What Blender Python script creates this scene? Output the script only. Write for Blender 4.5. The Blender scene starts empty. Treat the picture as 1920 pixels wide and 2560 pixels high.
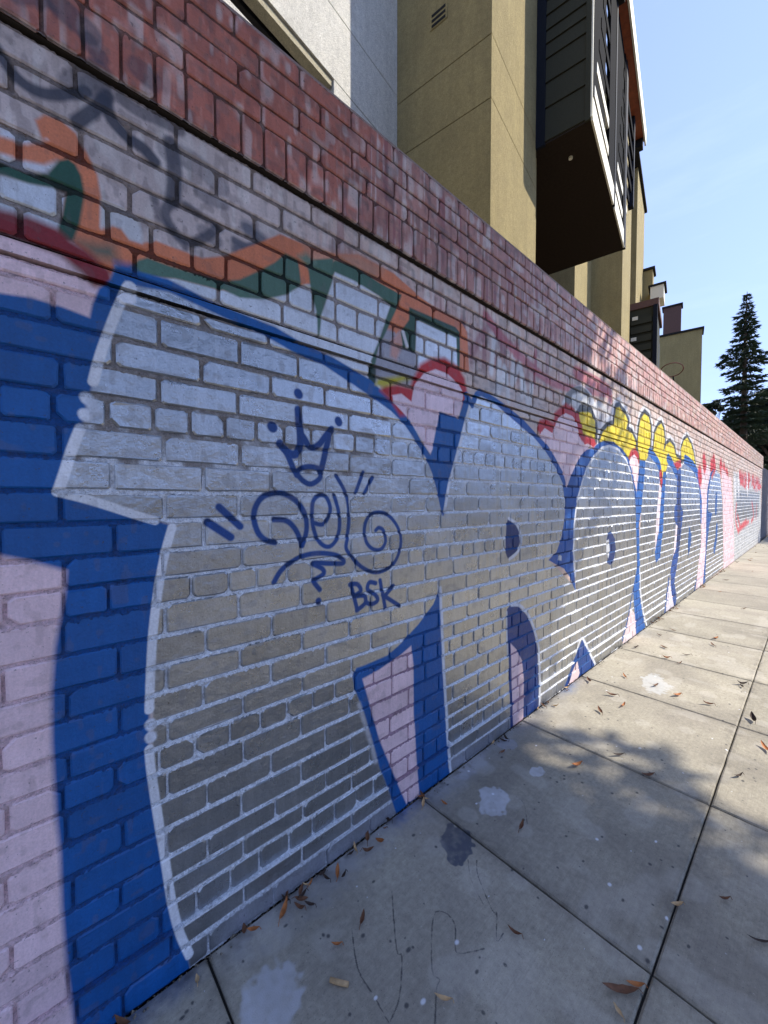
import bpy, bmesh, math, random
import numpy as np
from mathutils import Vector, Matrix
random.seed(7); RNG = np.random.default_rng(7)
SC = bpy.context.scene; COL = SC.collection

# ------------------------------------------------------------------ camera
# world: X runs along the brick wall, Y=0 is the painted face (+Y behind it), Z up, sidewalk at 0
FOC = 974.0; CH = 1.396; CD = 1.224
PITCH = math.atan(29/974.0); YAW = math.atan(1078/974.0)
CAM = Vector((0, -CD, CH))
fwd0 = Vector((math.cos(YAW), math.sin(YAW), 0)); RIGHT = Vector((math.sin(YAW), -math.cos(YAW), 0))
FWD = (fwd0*math.cos(PITCH) + Vector((0, 0, -math.sin(PITCH)))).normalized(); UP = RIGHT.cross(FWD)
cd = bpy.data.cameras.new('camera'); cam = bpy.data.objects.new('camera', cd); COL.objects.link(cam)
cam.matrix_world = Matrix(((RIGHT.x, UP.x, -FWD.x, CAM.x), (RIGHT.y, UP.y, -FWD.y, CAM.y), (RIGHT.z, UP.z, -FWD.z, CAM.z), (0, 0, 0, 1)))
cd.sensor_fit = 'VERTICAL'; cd.sensor_height = 36; cd.lens = 36*FOC/2560; cd.clip_start = .02; cd.clip_end = 3000
SC.camera = cam
SC.render.resolution_x = 768; SC.render.resolution_y = 1024

# ------------------------------------------------------------------ light
SUN_AZ = math.radians(-45)      # direction to the sun, angle from +X (down the street, street side)
SUN_EL = math.radians(43)
wd = bpy.data.worlds.new('World'); SC.world = wd; wd.use_nodes = True
nt = wd.node_tree; nt.nodes.clear()
sky = nt.nodes.new('ShaderNodeTexSky'); sky.sky_type = 'NISHITA'; sky.sun_disc = False
sky.sun_elevation = SUN_EL; sky.sun_rotation = math.pi/2 - SUN_AZ
sky.air_density = 1.0; sky.dust_density = 0.0; sky.ozone_density = 2.0; sky.altitude = 300
bg = nt.nodes.new('ShaderNodeBackground'); bg.inputs[1].default_value = 0.12
wo = nt.nodes.new('ShaderNodeOutputWorld')
tc = nt.nodes.new('ShaderNodeTexCoord'); mp = nt.nodes.new('ShaderNodeMapping'); mp.inputs['Scale'].default_value = (1.2, 1.2, 7)
mp.inputs['Rotation'].default_value = (.25, .1, 0)
cn = nt.nodes.new('ShaderNodeTexNoise'); cn.inputs['Scale'].default_value = 2.2; cn.inputs['Detail'].default_value = 9; cn.inputs['Roughness'].default_value = .62
cr = nt.nodes.new('ShaderNodeMapRange'); cr.inputs[1].default_value = .50; cr.inputs[2].default_value = .80; cr.inputs[3].default_value = .02; cr.inputs[4].default_value = .07
mx = nt.nodes.new('ShaderNodeMix'); mx.data_type = 'RGBA'; mx.inputs[7].default_value = (6.0, 6.2, 6.8, 1)
nt.links.new(tc.outputs['Generated'], mp.inputs[0]); nt.links.new(mp.outputs[0], cn.inputs['Vector'])
nt.links.new(cn.outputs['Fac'], cr.inputs[0]); nt.links.new(cr.outputs[0], mx.inputs[0])
lift = nt.nodes.new('ShaderNodeVectorMath'); lift.operation = 'ADD'; lift.inputs[1].default_value = (0, 0, .42)
nrm = nt.nodes.new('ShaderNodeVectorMath'); nrm.operation = 'NORMALIZE'; nt.links.new(tc.outputs['Generated'], lift.inputs[0]); nt.links.new(lift.outputs[0], nrm.inputs[0]); nt.links.new(nrm.outputs[0], sky.inputs[0])
tn = nt.nodes.new('ShaderNodeMix'); tn.data_type = 'RGBA'; tn.blend_type = 'MULTIPLY'; tn.inputs[0].default_value = 1; tn.inputs[7].default_value = (1.24, 1.03, 1.0, 1)
nt.links.new(sky.outputs[0], tn.inputs[6]); nt.links.new(tn.outputs[2], mx.inputs[6]); nt.links.new(mx.outputs[2], bg.inputs[0]); nt.links.new(bg.outputs[0], wo.inputs[0])
sl = bpy.data.lights.new('sun', 'SUN'); sl.energy = 2.2; sl.angle = math.radians(.6); sl.color = (1, .93, .80)
so = bpy.data.objects.new('sun', sl); COL.objects.link(so)
sd = Vector((math.cos(SUN_EL)*math.cos(SUN_AZ), math.cos(SUN_EL)*math.sin(SUN_AZ), math.sin(SUN_EL)))
so.rotation_euler = sd.to_track_quat('Z', 'Y').to_euler(); so.location = (0, -20, 30)
vs = SC.view_settings; vs.view_transform = 'Standard'; vs.look = 'None'; vs.exposure = 1.66; vs.gamma = 1; vs.use_curve_mapping = False

# ------------------------------------------------------------------ measuring helpers (photo pixel -> point on a real plane)
def ray(x, y): return FWD + RIGHT*((x-960)/FOC) + UP*((1280-y)/FOC)
def Wp(x, y, Y=0.0):
    r = ray(x, y); t = (Y-CAM.y)/r.y; p = CAM + r*t; return (p.x, p.z)
def Gp(x, y, z=0.0):
    r = ray(x, y); t = (z-CAM.z)/r.z; p = CAM + r*t; return (p.x, p.y)
def az(x): # heading of a photo column as unit vector on the ground
    r = ray(x, 1280); v = Vector((r.x, r.y)); return v.normalized()

# ------------------------------------------------------------------ object helpers
def link(o, parent=None):
    COL.objects.link(o)
    if parent is not None: o.parent = parent
    return o
def tag(o, label=None, cat=None, group=None, kind=None):
    if label: o['label'] = label
    if cat: o['category'] = cat
    if group: o['group'] = group
    if kind: o['kind'] = kind
    return o
def mesh_np(name, V, Fs, m=None, smooth=False):
    me = bpy.data.meshes.new(name); me.from_pydata([tuple(v) for v in V], [], [tuple(f) for f in Fs]); me.update()
    if m: me.materials.append(m)
    if smooth: me.polygons.foreach_set('use_smooth', [True]*len(me.polygons))
    return me
def ob(name, me, parent=None, loc=None):
    o = bpy.data.objects.new(name, me); link(o, parent)
    if loc is not None: o.location = loc
    return o
def empty(name, loc=(0, 0, 0)):
    o = bpy.data.objects.new(name, None); link(o); o.location = loc; o.empty_display_size = .1; return o
class MB:
    def __init__(s): s.V = []; s.F = []
    def add(s, V, Fs):
        n = len(s.V); s.V += [tuple(v) for v in V]; s.F += [tuple(i+n for i in f) for f in Fs]
    def prism(s, base, z0, z1):          # base: list of (x,y) ccw
        n = len(base); V = [(x, y, z0) for x, y in base] + [(x, y, z1) for x, y in base]
        Fs = [tuple(range(n))[::-1], tuple(range(n, 2*n))] + [(i, (i+1) % n, n+(i+1) % n, n+i) for i in range(n)]
        s.add(V, Fs)
    def box(s, x0, x1, y0, y1, z0, z1): s.prism([(x0, y0), (x1, y0), (x1, y1), (x0, y1)], z0, z1)
    def tube(s, pts, rad, n=8, caps=True):
        pts = [Vector(p) for p in pts]; rings = []; V = []
        for i, p in enumerate(pts):
            d = (pts[min(i+1, len(pts)-1)] - pts[max(i-1, 0)]).normalized()
            a = d.cross(Vector((0, 0, 1)));
            if a.length < .05: a = d.cross(Vector((1, 0, 0)))
            a.normalize(); b = d.cross(a); r = rad[i] if hasattr(rad, '__len__') else rad
            V += [p + a*math.cos(k*2*math.pi/n)*r + b*math.sin(k*2*math.pi/n)*r for k in range(n)]
        Fs = []
        for i in range(len(pts)-1):
            for k in range(n): Fs.append((i*n+k, i*n+(k+1) % n, (i+1)*n+(k+1) % n, (i+1)*n+k))
        if caps: Fs.append(tuple(range(n))); Fs.append(tuple(range((len(pts)-1)*n, len(pts)*n))[::-1])
        s.add(V, Fs)
    def build(s, name, m, parent=None, smooth=False, recalc=True, bevel=0):
        me = mesh_np(name, s.V, s.F, m, smooth)
        if recalc or bevel:
            b = bmesh.new(); b.from_mesh(me)
            if bevel: bmesh.ops.bevel(b, geom=[e for e in b.edges], offset=bevel, segments=1, affect='EDGES')
            if recalc: bmesh.ops.recalc_face_normals(b, faces=b.faces)
            b.to_mesh(me); b.free()
        return ob(name, me, parent)

# ------------------------------------------------------------------ material helpers
def srgb(c): # 0-255 -> linear
    return tuple(((v/255)/12.92 if v/255 <= .04045 else ((v/255+.055)/1.055)**2.4) for v in c)
class NT:
    def __init__(s, name):
        s.m = bpy.data.materials.new(name); s.m.use_nodes = True; s.t = s.m.node_tree; s.t.nodes.clear()
        s.out = s.t.nodes.new('ShaderNodeOutputMaterial'); s.b = s.t.nodes.new('ShaderNodeBsdfPrincipled')
        s.t.links.new(s.b.outputs[0], s.out.inputs[0])
    def n(s, typ, **kw):
        nd = s.t.nodes.new(typ)
        for k, v in kw.items():
            if k.startswith('i_'):
                k2 = k[2:]; nd.inputs[int(k2) if k2.isdigit() else k2].default_value = v
            else: setattr(nd, k, v)
        return nd
    def l(s, a, b): s.t.links.new(a, b)
    def pos(s): return s.n('ShaderNodeNewGeometry').outputs['Position']
    def math(s, op, a, b=None, c=None):
        nd = s.n('ShaderNodeMath', operation=op)
        for i, v in enumerate((a, b, c)):
            if v is None: continue
            if isinstance(v, (int, float)): nd.inputs[i].default_value = v
            else: s.l(v, nd.inputs[i])
        return nd.outputs[0]
    def noise(s, scale, detail=4, rough=.55, vec=None, dist=0):
        nd = s.n('ShaderNodeTexNoise'); nd.inputs['Scale'].default_value = scale; nd.inputs['Detail'].default_value = detail
        nd.inputs['Roughness'].default_value = rough; nd.inputs['Distortion'].default_value = dist
        s.l(vec if vec is not None else s.pos(), nd.inputs['Vector']); return nd.outputs['Fac']
    def stretch(s, sx, sy, sz):
        nd = s.n('ShaderNodeVectorMath', operation='MULTIPLY'); nd.inputs[1].default_value = (sx, sy, sz); s.l(s.pos(), nd.inputs[0]); return nd.outputs[0]
    def rng(s, v, a, b, c, d):
        nd = s.n('ShaderNodeMapRange'); s.l(v, nd.inputs[0])
        for i, x in enumerate((a, b, c, d)): nd.inputs[i+1].default_value = x
        return nd.outputs[0]
    def mix(s, f, a, b, mode='MIX'):
        nd = s.n('ShaderNodeMix', data_type='RGBA', blend_type=mode)
        for i, v in ((0, f), (6, a), (7, b)):
            if isinstance(v, (int, float)): nd.inputs[i].default_value = v
            elif isinstance(v, tuple): nd.inputs[i].default_value = (*v[:3], 1)
            else: s.l(v, nd.inputs[i])
        return nd.outputs[2]
    def bump(s, h, strength, dist):
        nd = s.n('ShaderNodeBump'); nd.inputs['Strength'].default_value = strength; nd.inputs['Distance'].default_value = dist
        s.l(h, nd.inputs['Height']); s.l(nd.outputs[0], s.b.inputs['Normal'])
    def base(s, c):
        if isinstance(c, tuple): s.b.inputs['Base Color'].default_value = (*c[:3], 1)
        else: s.l(c, s.b.inputs['Base Color'])
    def rough(s, v):
        if isinstance(v, (int, float)): s.b.inputs['Roughness'].default_value = v
        else: s.l(v, s.b.inputs['Roughness'])

# ------------------------------------------------------------------ mural painter: fills a picture of the paint, laid out in metres on the wall
CW, CHH = 2816, 1408
S0, S1, Z0, Z1 = -0.75, 21.0, -0.05, 2.95
A_ = 1.25
U0, U1 = math.log(S0+A_), math.log(S1+A_)
uu = U0 + (np.arange(CW)+.5)/CW*(U1-U0); SX = (np.exp(uu)-A_).astype(np.float32)
ZY = (Z0 + (np.arange(CHH)+.5)/CHH*(Z1-Z0)).astype(np.float32)
col = np.zeros((CHH, CW, 3), np.float32); mor = np.zeros((CHH, CW, 3), np.float32); met = np.zeros((CHH, CW), np.float32)
def lin(c): return np.array(srgb(c), np.float32)
def vnoise(h, w, sx, sy, rng=RNG):        # smooth value noise in canvas space, sx/sy = cells
    g = rng.random((sy+2, sx+2)).astype(np.float32)
    y = np.linspace(0, sy, h, endpoint=False); x = np.linspace(0, sx, w, endpoint=False)
    yi = y.astype(int); xi = x.astype(int); fy = (y-yi)[:, None]; fx = (x-xi)[None, :]
    fy = fy*fy*(3-2*fy); fx = fx*fx*(3-2*fx)
    a = g[yi][:, xi]; b = g[yi][:, xi+1]; c = g[yi+1][:, xi]; d = g[yi+1][:, xi+1]
    return ((a*(1-fx)+b*fx)*(1-fy)+(c*(1-fx)+d*fx)*fy).astype(np.float32)
def slc(x0, x1, z0, z1):
    i0 = int(np.searchsorted(SX, x0)); i1 = int(np.searchsorted(SX, x1)); j0 = int(np.searchsorted(ZY, z0)); j1 = int(np.searchsorted(ZY, z1))
    return slice(max(j0, 0), min(j1, CHH)), slice(max(i0, 0), min(i1, CW))
def blend(sy, sx, a, c, mc, metal, keepm=False):
    a3 = a[..., None]
    cc = lin(c) if isinstance(c, tuple) else c
    mm = lin(mc) if isinstance(mc, tuple) else mc
    if cc.ndim == 3: cc = cc[sy, sx]
    if mm.ndim == 3: mm = mm[sy, sx]
    col[sy, sx] = col[sy, sx]*(1-a3) + cc*a3
    mor[sy, sx] = mor[sy, sx]*(1-a3) + mm*a3
    met[sy, sx] = met[sy, sx]*(1-a) + metal*a
def catmull(P, closed, k=5):
    P = [np.array(p, float) for p in P]; n = len(P); out = []
    rngi = range(n if closed else n-1)
    for i in rngi:
        p0 = P[(i-1) % n] if closed or i > 0 else P[i]; p1 = P[i]; p2 = P[(i+1) % n]; p3 = P[(i+2) % n] if closed or i+2 < n else P[(i+1) % n]
        for t in np.arange(k)/k:
            out.append(.5*((2*p1)+(-p0+p2)*t+(2*p0-5*p1+4*p2-p3)*t*t+(-p0+3*p1-3*p2+p3)*t**3))
    if not closed: out.append(P[-1])
    return out
def seg_dist(X, Z, P, closed):
    d = np.full(np.broadcast(X, Z).shape, 1e9, np.float32); n = len(P)
    for i in range(n if closed else n-1):
        ax, az_ = P[i]; bx, bz = P[(i+1) % n]; dx, dz = bx-ax, bz-az_; L = dx*dx+dz*dz+1e-12
        t = np.clip(((X-ax)*dx+(Z-az_)*dz)/L, 0, 1)
        np.minimum(d, (X-ax-t*dx)**2+(Z-az_-t*dz)**2, out=d)
    return np.sqrt(d)
MORT = {}
def auto_m(c, f=.62): return tuple(v*f for v in c)
def poly(px, c, mc=None, metal=0.0, soft=.004, grow=0.0, smooth=False, alpha=1.0, wall=False):
    P = [p if wall else Wp(*p) for p in px]
    if smooth: P = catmull(P, True)
    P = [(float(a), float(b)) for a, b in P]
    pad = max(grow, 0)+soft*2+.01; xs = [p[0] for p in P]; zs = [p[1] for p in P]
    sy, sx = slc(min(xs)-pad, max(xs)+pad, min(zs)-pad, max(zs)+pad)
    X = SX[sx][None, :]; Z = ZY[sy][:, None]
    if X.size == 0 or Z.size == 0: return
    ins = np.zeros((Z.shape[0], X.shape[1]), bool); n = len(P)
    for i in range(n):
        (x1, z1), (x2, z2) = P[i], P[(i+1) % n]
        if z1 == z2: continue
        rows = ((Z > min(z1, z2)) & (Z <= max(z1, z2)))
        xc = x1+(Z-z1)*(x2-x1)/(z2-z1)
        ins ^= rows & (X < xc)
    d = seg_dist(X, Z, P, True); d[ins] *= -1; d -= grow
    a = np.clip(.5-d/(2*soft), 0, 1)*alpha
    blend(sy, sx, a.astype(np.float32), c, mc if mc is not None else auto_m(c), metal)
def stroke(px, r, c, mc=None, soft=.004, smooth=True, metal=0.0, alpha=1.0, tool=None):
    if tool: px = [(tool[0]+x/tool[2], tool[1]+y/tool[2]) for x, y in px]
    P = [Wp(*p) for p in px]
    if smooth and len(P) > 2: P = catmull(P, False)
    P = [(float(a), float(b)) for a, b in P]; pad = r+soft*2+.01; xs = [p[0] for p in P]; zs = [p[1] for p in P]
    sy, sx = slc(min(xs)-pad, max(xs)+pad, min(zs)-pad, max(zs)+pad)
    X = SX[sx][None, :]; Z = ZY[sy][:, None]
    if X.size == 0 or Z.size == 0: return
    d = seg_dist(X, Z, P, False) - r
    a = np.clip(.5-d/(2*soft), 0, 1)*alpha
    blend(sy, sx, a.astype(np.float32), c, mc if mc is not None else auto_m(c), metal)

BLUE = (2, 88, 160); NAVY = (16, 44, 104); LBLUE = (22, 96, 178); PINK = (240, 210, 216); WHITE = (222, 226, 236); GREEN = (34, 82, 66); ORANGE = (222, 132, 92)
RED = (190, 28, 34); DRED = (138, 28, 38); YEL = (240, 216, 40); SLV = (182, 185, 190); CHAR = (52, 56, 74)
MB_ = (6, 72, 138)      # blue paint where it sank into the joints
MP_ = (232, 200, 206)
SS = np.broadcast_to(SX[None, :], (CHH, CW)); ZZ = np.broadcast_to(ZY[:, None], (CHH, CW))
def sstep(a, b, x): t = np.clip((x-a)/(b-a), 0, 1); return t*t*(3-2*t)
def fill_all(mask, c, mc, metal=0):
    blend(slice(None), slice(None), mask.astype(np.float32), c, mc, metal)
def paint_mural():
    one = np.ones((CHH, CW), np.float32)
    n1 = vnoise(CHH, CW, 60, 12); n2 = vnoise(CHH, CW, 220, 60); st = vnoise(CHH, CW, 620, 14); st2 = vnoise(CHH, CW, 330, 9)
    # old buff coat
    fill_all(one, (214, 192, 182), (150, 132, 122))
    fill_all(sstep(.35, .75, n2)*.5, (228, 216, 212), (140, 124, 118))
    fill_all(sstep(1.2, 2.6, SS)*.8, (216, 186, 170), (120, 98, 88))
    fill_all(sstep(.55, .75, n1)*sstep(.9, 2, SS)*.5, (216, 200, 188), (110, 92, 84))
    # cleaner grey upper left brick
    fill_all(sstep(.85, .6, SS)*sstep(1.9, 2.0, ZZ), (206, 190, 186), (152, 136, 128))
    # parapet coats
    par = sstep(2.462, 2.468, ZZ)
    fill_all(par, (186, 112, 94), (124, 76, 64))
    ps = sstep(.95, 1.25, SS + .5*(2.87-ZZ) + (n2-.5)*.25)
    fill_all(par*ps, (178, 128, 118), (104, 64, 62))
    fill_all(par*sstep(2.0, 3.2, SS+(n2-.5)*.8), (206, 160, 148), (118, 66, 64))
    fill_all(par*sstep(4, 9, SS)*.6, (214, 172, 152), (128, 84, 74))
    fill_all(par*sstep(12, 16, SS)*.6, (186, 170, 150), (118, 96, 84))
    # weathering and run-off of old paint on and under the parapet
    up = sstep(2.02, 2.2, ZZ)*sstep(.85, 1.15, SS + .35*(2.9-ZZ))
    fill_all(up*sstep(2.35, 2.5, 2.95-np.abs(ZZ-2.5)*.5+0*ZZ)*0, (0, 0, 0), (0, 0, 0))
    fill_all(up*sstep(2.48, 2.2, ZZ)*sstep(3.2, 1.6, SS)*.75, (186, 142, 138), (98, 60, 62))
    fill_all(up*sstep(.6, .8, st)*sstep(.35, .6, n1)*.55*sstep(6, 3, SS), (142, 66, 78), (80, 28, 42))
    fill_all(up*sstep(.62, .85, st2)*sstep(.45, .7, n2)*.55*sstep(5, 2.5, SS), (70, 66, 74), (40, 34, 38))
    fill_all(up*sstep(.66, .85, vnoise(CHH, CW, 800, 18))*.5, (218, 208, 206), (120, 104, 100))
    fill_all(par*sstep(.62, .75, vnoise(CHH, CW, 500, 40))*.4*sstep(1.5, 4, SS), (196, 120, 116), (110, 60, 56))
    fill_all(par*sstep(.7, .85, vnoise(CHH, CW, 700, 60))*.5*sstep(3, 6, SS), (226, 204, 170), (150, 120, 100))
    ub = sstep(1.99, 2.0, ZZ)
    fill_all(ub*sstep(.55, .8, vnoise(CHH, CW, 420, 130))*.38, (112, 100, 98), (84, 74, 70))
    fill_all(ub*sstep(.6, .85, vnoise(CHH, CW, 300, 50))*.4, (232, 226, 222), (170, 156, 148))
    fill_all(par*sstep(.5, .8, vnoise(CHH, CW, 240, 70))*.35*sstep(1.6, .8, SS), (118, 66, 60), (70, 42, 38))
    fill_all(par*sstep(.66, .9, vnoise(CHH, CW, 520, 90))*.4*sstep(1.6, .8, SS), (206, 150, 132), (140, 98, 86))
    # grey scribbled throw-up at the top left (charcoal fades)
    G1 = (250, 0, 1)
    T = (0, 0, 2.592)
    CH2 = (58, 62, 78)
    for pts, r, al in (([(-60, 260), (0, 350), (80, 470), (180, 560), (300, 610), (420, 610), (560, 590)], .013, .92), ([(500, 790), (600, 720), (650, 670), (700, 620)], .015, .9),
                       ([(470, 560), (560, 500), (650, 510)], .028, .55), ([(640, 560), (600, 600)], .03, .4), ([(680, 650), (730, 780), (830, 890), (930, 960), (1000, 1040)], .016, .92),
                       ([(790, 640), (900, 720), (1020, 770), (1160, 840)], .017, .65), ([(1090, 980), (1200, 1020), (1300, 1080), (1420, 1200)], .03, .4),
                       ([(1110, 930), (1130, 1080), (1130, 1200), (1120, 1300)], .020, .8), ([(1120, 1300), (1070, 1380), (1130, 1500), (1230, 1570), (1330, 1540), (1400, 1480)], .013, .8), ([(1000, 1290), (1030, 1400), (1100, 1480), (1200, 1600)], .010, .6),
                       ([(1200, 1330), (1300, 1400), (1420, 1470)], .011, .7), ([(1290, 1250), (1340, 1290), (1450, 1330)], .016, .5),
                       ([(100, 40), (220, 50), (300, 60)], .012, .6), ([(400, 100), (480, 170), (560, 240)], .030, .6), ([(570, 300), (590, 340), (640, 400)], .02, .6), ([(900, 490), (960, 540)], .030, .5),
                       ([(1320, 1500), (1400, 1560)], .02, .5)):
        stroke(pts, r, CH2, (40, 42, 52), soft=.005, alpha=al, tool=T)
    stroke([(1520, 1560), (1600, 1600), (1659, 1590)], .012, CH2, (40, 42, 52), soft=.005, alpha=.8, tool=T)
    Z3 = (560, 560, 2.592)
    stroke([(150, 30), (200, 70), (250, 110)], .022, (86, 92, 108), (40, 40, 50), soft=.01, tool=Z3, alpha=.8)
    stroke([(90, 165), (150, 185), (240, 170)], .02, (80, 86, 104), (40, 40, 50), soft=.01, tool=Z3, alpha=.85)
    # orange body of the upper piece
    M_O = (120, 58, 36)
    poly([(88, 300), (111, 287), (152, 301), (189, 334), (219, 385), (243, 436), (253, 493), (250, 567), (280, 562), (304, 571), (324, 598), (354, 608), (388, 601), (422, 615), (506, 645), (560, 640), (640, 610), (700, 585),
          (765, 612), (830, 634), (896, 637), (984, 683), (1050, 742), (1100, 775), (1150, 800), (1168, 830), (1174, 930), (1148, 930), (1140, 850), (1042, 800), (1010, 870), (960, 860), (930, 900), (820, 700), (600, 740), (420, 720), (280, 690), (182, 604), (150, 560), (148, 400), (110, 360)],
         ORANGE, M_O, soft=.004)
    poly([(760, 612), (830, 634), (896, 637), (960, 672), (940, 700), (860, 668), (780, 660)], (206, 148, 122), (110, 70, 56), soft=.02)
    # pale fills
    poly([(0, 318), (91, 355), (118, 348), (67, 361), (0, 341)], (214, 216, 226), soft=.006)
    poly([(0, 405), (67, 429), (118, 432), (138, 412), (111, 408), (67, 398), (0, 378)], (214, 216, 226), soft=.006)
    poly([(-40, 325), (0, 341), (67, 361), (110, 352), (160, 380), (152, 395), (111, 411), (67, 402), (0, 382), (-40, 372)], ORANGE, M_O, soft=.006)
    poly([(253, 500), (300, 515), (345, 545), (356, 590), (354, 608), (324, 598), (304, 571), (280, 562), (253, 572)], (214, 214, 218), (120, 110, 106), soft=.006)
    poly([(372, 570), (382, 585), (386, 600), (372, 602)], (214, 214, 218), (120, 110, 106), soft=.004)
    MS1 = (165, 156, 153)
    poly([(-40, 430), (0, 438), (74, 458), (128, 468), (165, 480), (155, 540), (145, 580), (60, 560), (-40, 530)], (214, 217, 222), MS1, metal=.5, soft=.004)
    poly([(289, 663), (354, 690), (439, 694), (560, 727), (656, 747), (714, 735), (753, 712), (778, 712), (798, 790), (815, 753), (832, 690), (838, 676), (888, 700), (980, 758), (950, 860), (926, 905), (960, 990), (1100, 1100), (700, 1000), (560, 800), (280, 690)], (214, 217, 222), MS1, metal=.5)
    poly([(1040, 798), (1142, 843), (1146, 935), (1100, 950), (1040, 930)], (214, 217, 222), MS1, metal=.5)
    poly([(955, 820), (1004, 830), (1040, 880), (1045, 930), (1030, 960), (930, 960), (935, 900)], (168, 168, 180), (100, 96, 100), soft=.01)
    poly([(978, 850), (1000, 826), (1012, 850), (990, 900), (975, 890)], (206, 158, 148), soft=.01)
    # greens
    MG = (16, 40, 32)
    poly([(-40, 395), (0, 405), (67, 431), (118, 434), (148, 400), (170, 396), (188, 410), (203, 439), (212, 486), (199, 560), (182, 604), (140, 600), (145, 567), (155, 537), (165, 480), (128, 469), (74, 459), (0, 436), (-40, 428)], GREEN, MG)
    poly([(200, 605), (240, 612), (282, 615), (292, 650), (240, 640)], (70, 104, 92), MG, soft=.02)
    poly([(324, 668), (345, 650), (368, 643), (422, 663), (506, 688), (560, 702), (599, 699), (649, 676), (687, 656), (714, 633), (728, 640), (745, 649), (752, 700), (753, 714), (714, 737), (656, 749), (599, 745), (560, 727), (439, 696), (388, 692), (354, 690)], (82, 116, 100), MG)
    poly([(768, 650), (834, 645), (832, 700), (815, 753), (803, 790), (798, 840), (794, 840), (791, 776), (776, 714)], (78, 112, 96), MG)
    poly([(745, 640), (765, 632), (790, 655), (770, 670)], (120, 140, 120), MG, soft=.012)
    poly([(838, 650), (888, 665), (946, 705), (1004, 737), (996, 763), (969, 822), (946, 869), (934, 925), (926, 903), (946, 857), (977, 763), (946, 738), (888, 703), (838, 680), (826, 700), (832, 655)], (70, 104, 88), MG)
    poly([(1008, 737), (1038, 759), (1028, 799), (1006, 818), (990, 835), (980, 815), (992, 776)], ORANGE, M_O)
    poly([(1023, 768), (1050, 780), (1139, 818), (1150, 832), (1149, 925), (1143, 925), (1141, 845), (1042, 799), (1039, 882), (1008, 869), (1002, 830), (1023, 799)], (44, 80, 64), MG)
    stroke([(1008, 830), (1018, 865)], .01, (210, 210, 214))
    stroke([(931, 925), (930, 950)], .02, (30, 56, 48), MG)
    # old maroon/pink bars, white scribbles right of the upper piece
    for pts, r, c, a in (([(1180, 880), (1230, 815), (1260, 880)], .025, (150, 90, 100), .6), ([(1215, 790), (1280, 870), (1390, 960), (1520, 985)], .03, (186, 78, 96), .7),
                         ([(1440, 930), (1520, 975), (1522, 1010)], .05, (190, 74, 90), .75), ([(1340, 880), (1334, 960)], .02, (176, 80, 96), .6), ([(1290, 860), (1285, 930)], .02, (176, 80, 96), .5)):
        stroke(pts, r, c, auto_m(c, .5), soft=.01, alpha=a)
    for pts in ([(1235, 850), (1228, 930)], [(1250, 905), (1245, 985), (1262, 920), (1270, 1000)], [(1285, 905), (1280, 960), (1300, 915), (1306, 990)], [(1306, 940), (1322, 1010), (1330, 960)],
                [(1262, 940), (1232, 1000)], [(1500, 1040), (1490, 1010), (1510, 1020), (1525, 1050)]):
        stroke(pts, .022, (226, 228, 232), (150, 146, 146), soft=.01, alpha=.85)
    poly([(1178, 985), (1240, 950), (1330, 1000), (1380, 1030), (1350, 1070), (1280, 1024), (1220, 985)], (190, 186, 190), (100, 94, 96), soft=.03, alpha=.5)
    poly([(1490, 1040), (1520, 1000), (1540, 1030), (1520, 1070), (1495, 1085)], (216, 214, 216), (130, 124, 124), soft=.02, alpha=.7)
    # yellow wild shapes with dark line and white halo
    Y = [[(1447, 1040), (1452, 1026), (1460, 1020), (1476, 1028), (1487, 1054), (1489, 1098), (1471, 1089), (1455, 1083)],
         [(1500, 1104), (1505, 1083), (1519, 1067), (1535, 1062), (1537, 1041), (1540, 1020), (1548, 1017), (1564, 1038), (1570, 1054), (1565, 1073), (1580, 1083), (1588, 1102), (1590, 1122), (1574, 1146), (1556, 1123), (1535, 1107), (1512, 1102)],
         [(1594, 1112), (1597, 1073), (1602, 1046), (1612, 1033), (1622, 1043), (1627, 1067), (1626, 1112), (1616, 1152), (1600, 1150)],
         [(1634, 1122), (1637, 1083), (1645, 1065), (1653, 1059), (1659, 1073), (1662, 1100), (1659, 1131), (1665, 1113), (1675, 1104), (1686, 1118), (1690, 1142), (1702, 1150), (1692, 1160), (1673, 1150), (1666, 1173), (1655, 1197), (1649, 1168), (1626, 1136)],
         [(1703, 1149), (1703, 1122), (1710, 1101), (1718, 1094), (1728, 1111), (1735, 1137), (1738, 1164), (1723, 1152), (1712, 1146)]]
    for p in Y: poly(p, (228, 228, 232), (150, 146, 146), grow=.085, soft=.01)
    stroke([(1410, 1010), (1429, 985), (1450, 973), (1466, 982), (1482, 1004), (1495, 1060)], .03, (228, 228, 232), (150, 146, 146), soft=.008)
    stroke([(1419, 998), (1436, 984), (1455, 981), (1471, 996)], .045, (120, 118, 118), (70, 66, 66), soft=.006)
    stroke([(1436, 1002), (1450, 1000), (1466, 1006)], .05, (222, 222, 222), soft=.01)
    for p in Y: poly(p, (58, 64, 74), (36, 38, 44), grow=.045, soft=.006)
    for p in Y: poly(p, YEL, (170, 146, 30), soft=.008)
    poly([(1448, 1030), (1456, 1018), (1470, 1020), (1480, 1034), (1470, 1030), (1458, 1030)], (70, 76, 80), soft=.006)
    # ---- silver letters of the big piece
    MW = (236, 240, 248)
    ledge_light = sstep(1.62, 1.42, ZZ + (n2-.5)*.25 - .9*sstep(.9, 1.7, SS))[..., None]  # skylight on the lower joint ledges put into the colour; greyer unsprayed mortar above
    MS = (lin((150, 142, 138))*(1-ledge_light) + lin(MW)*ledge_light).astype(np.float32)
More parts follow.
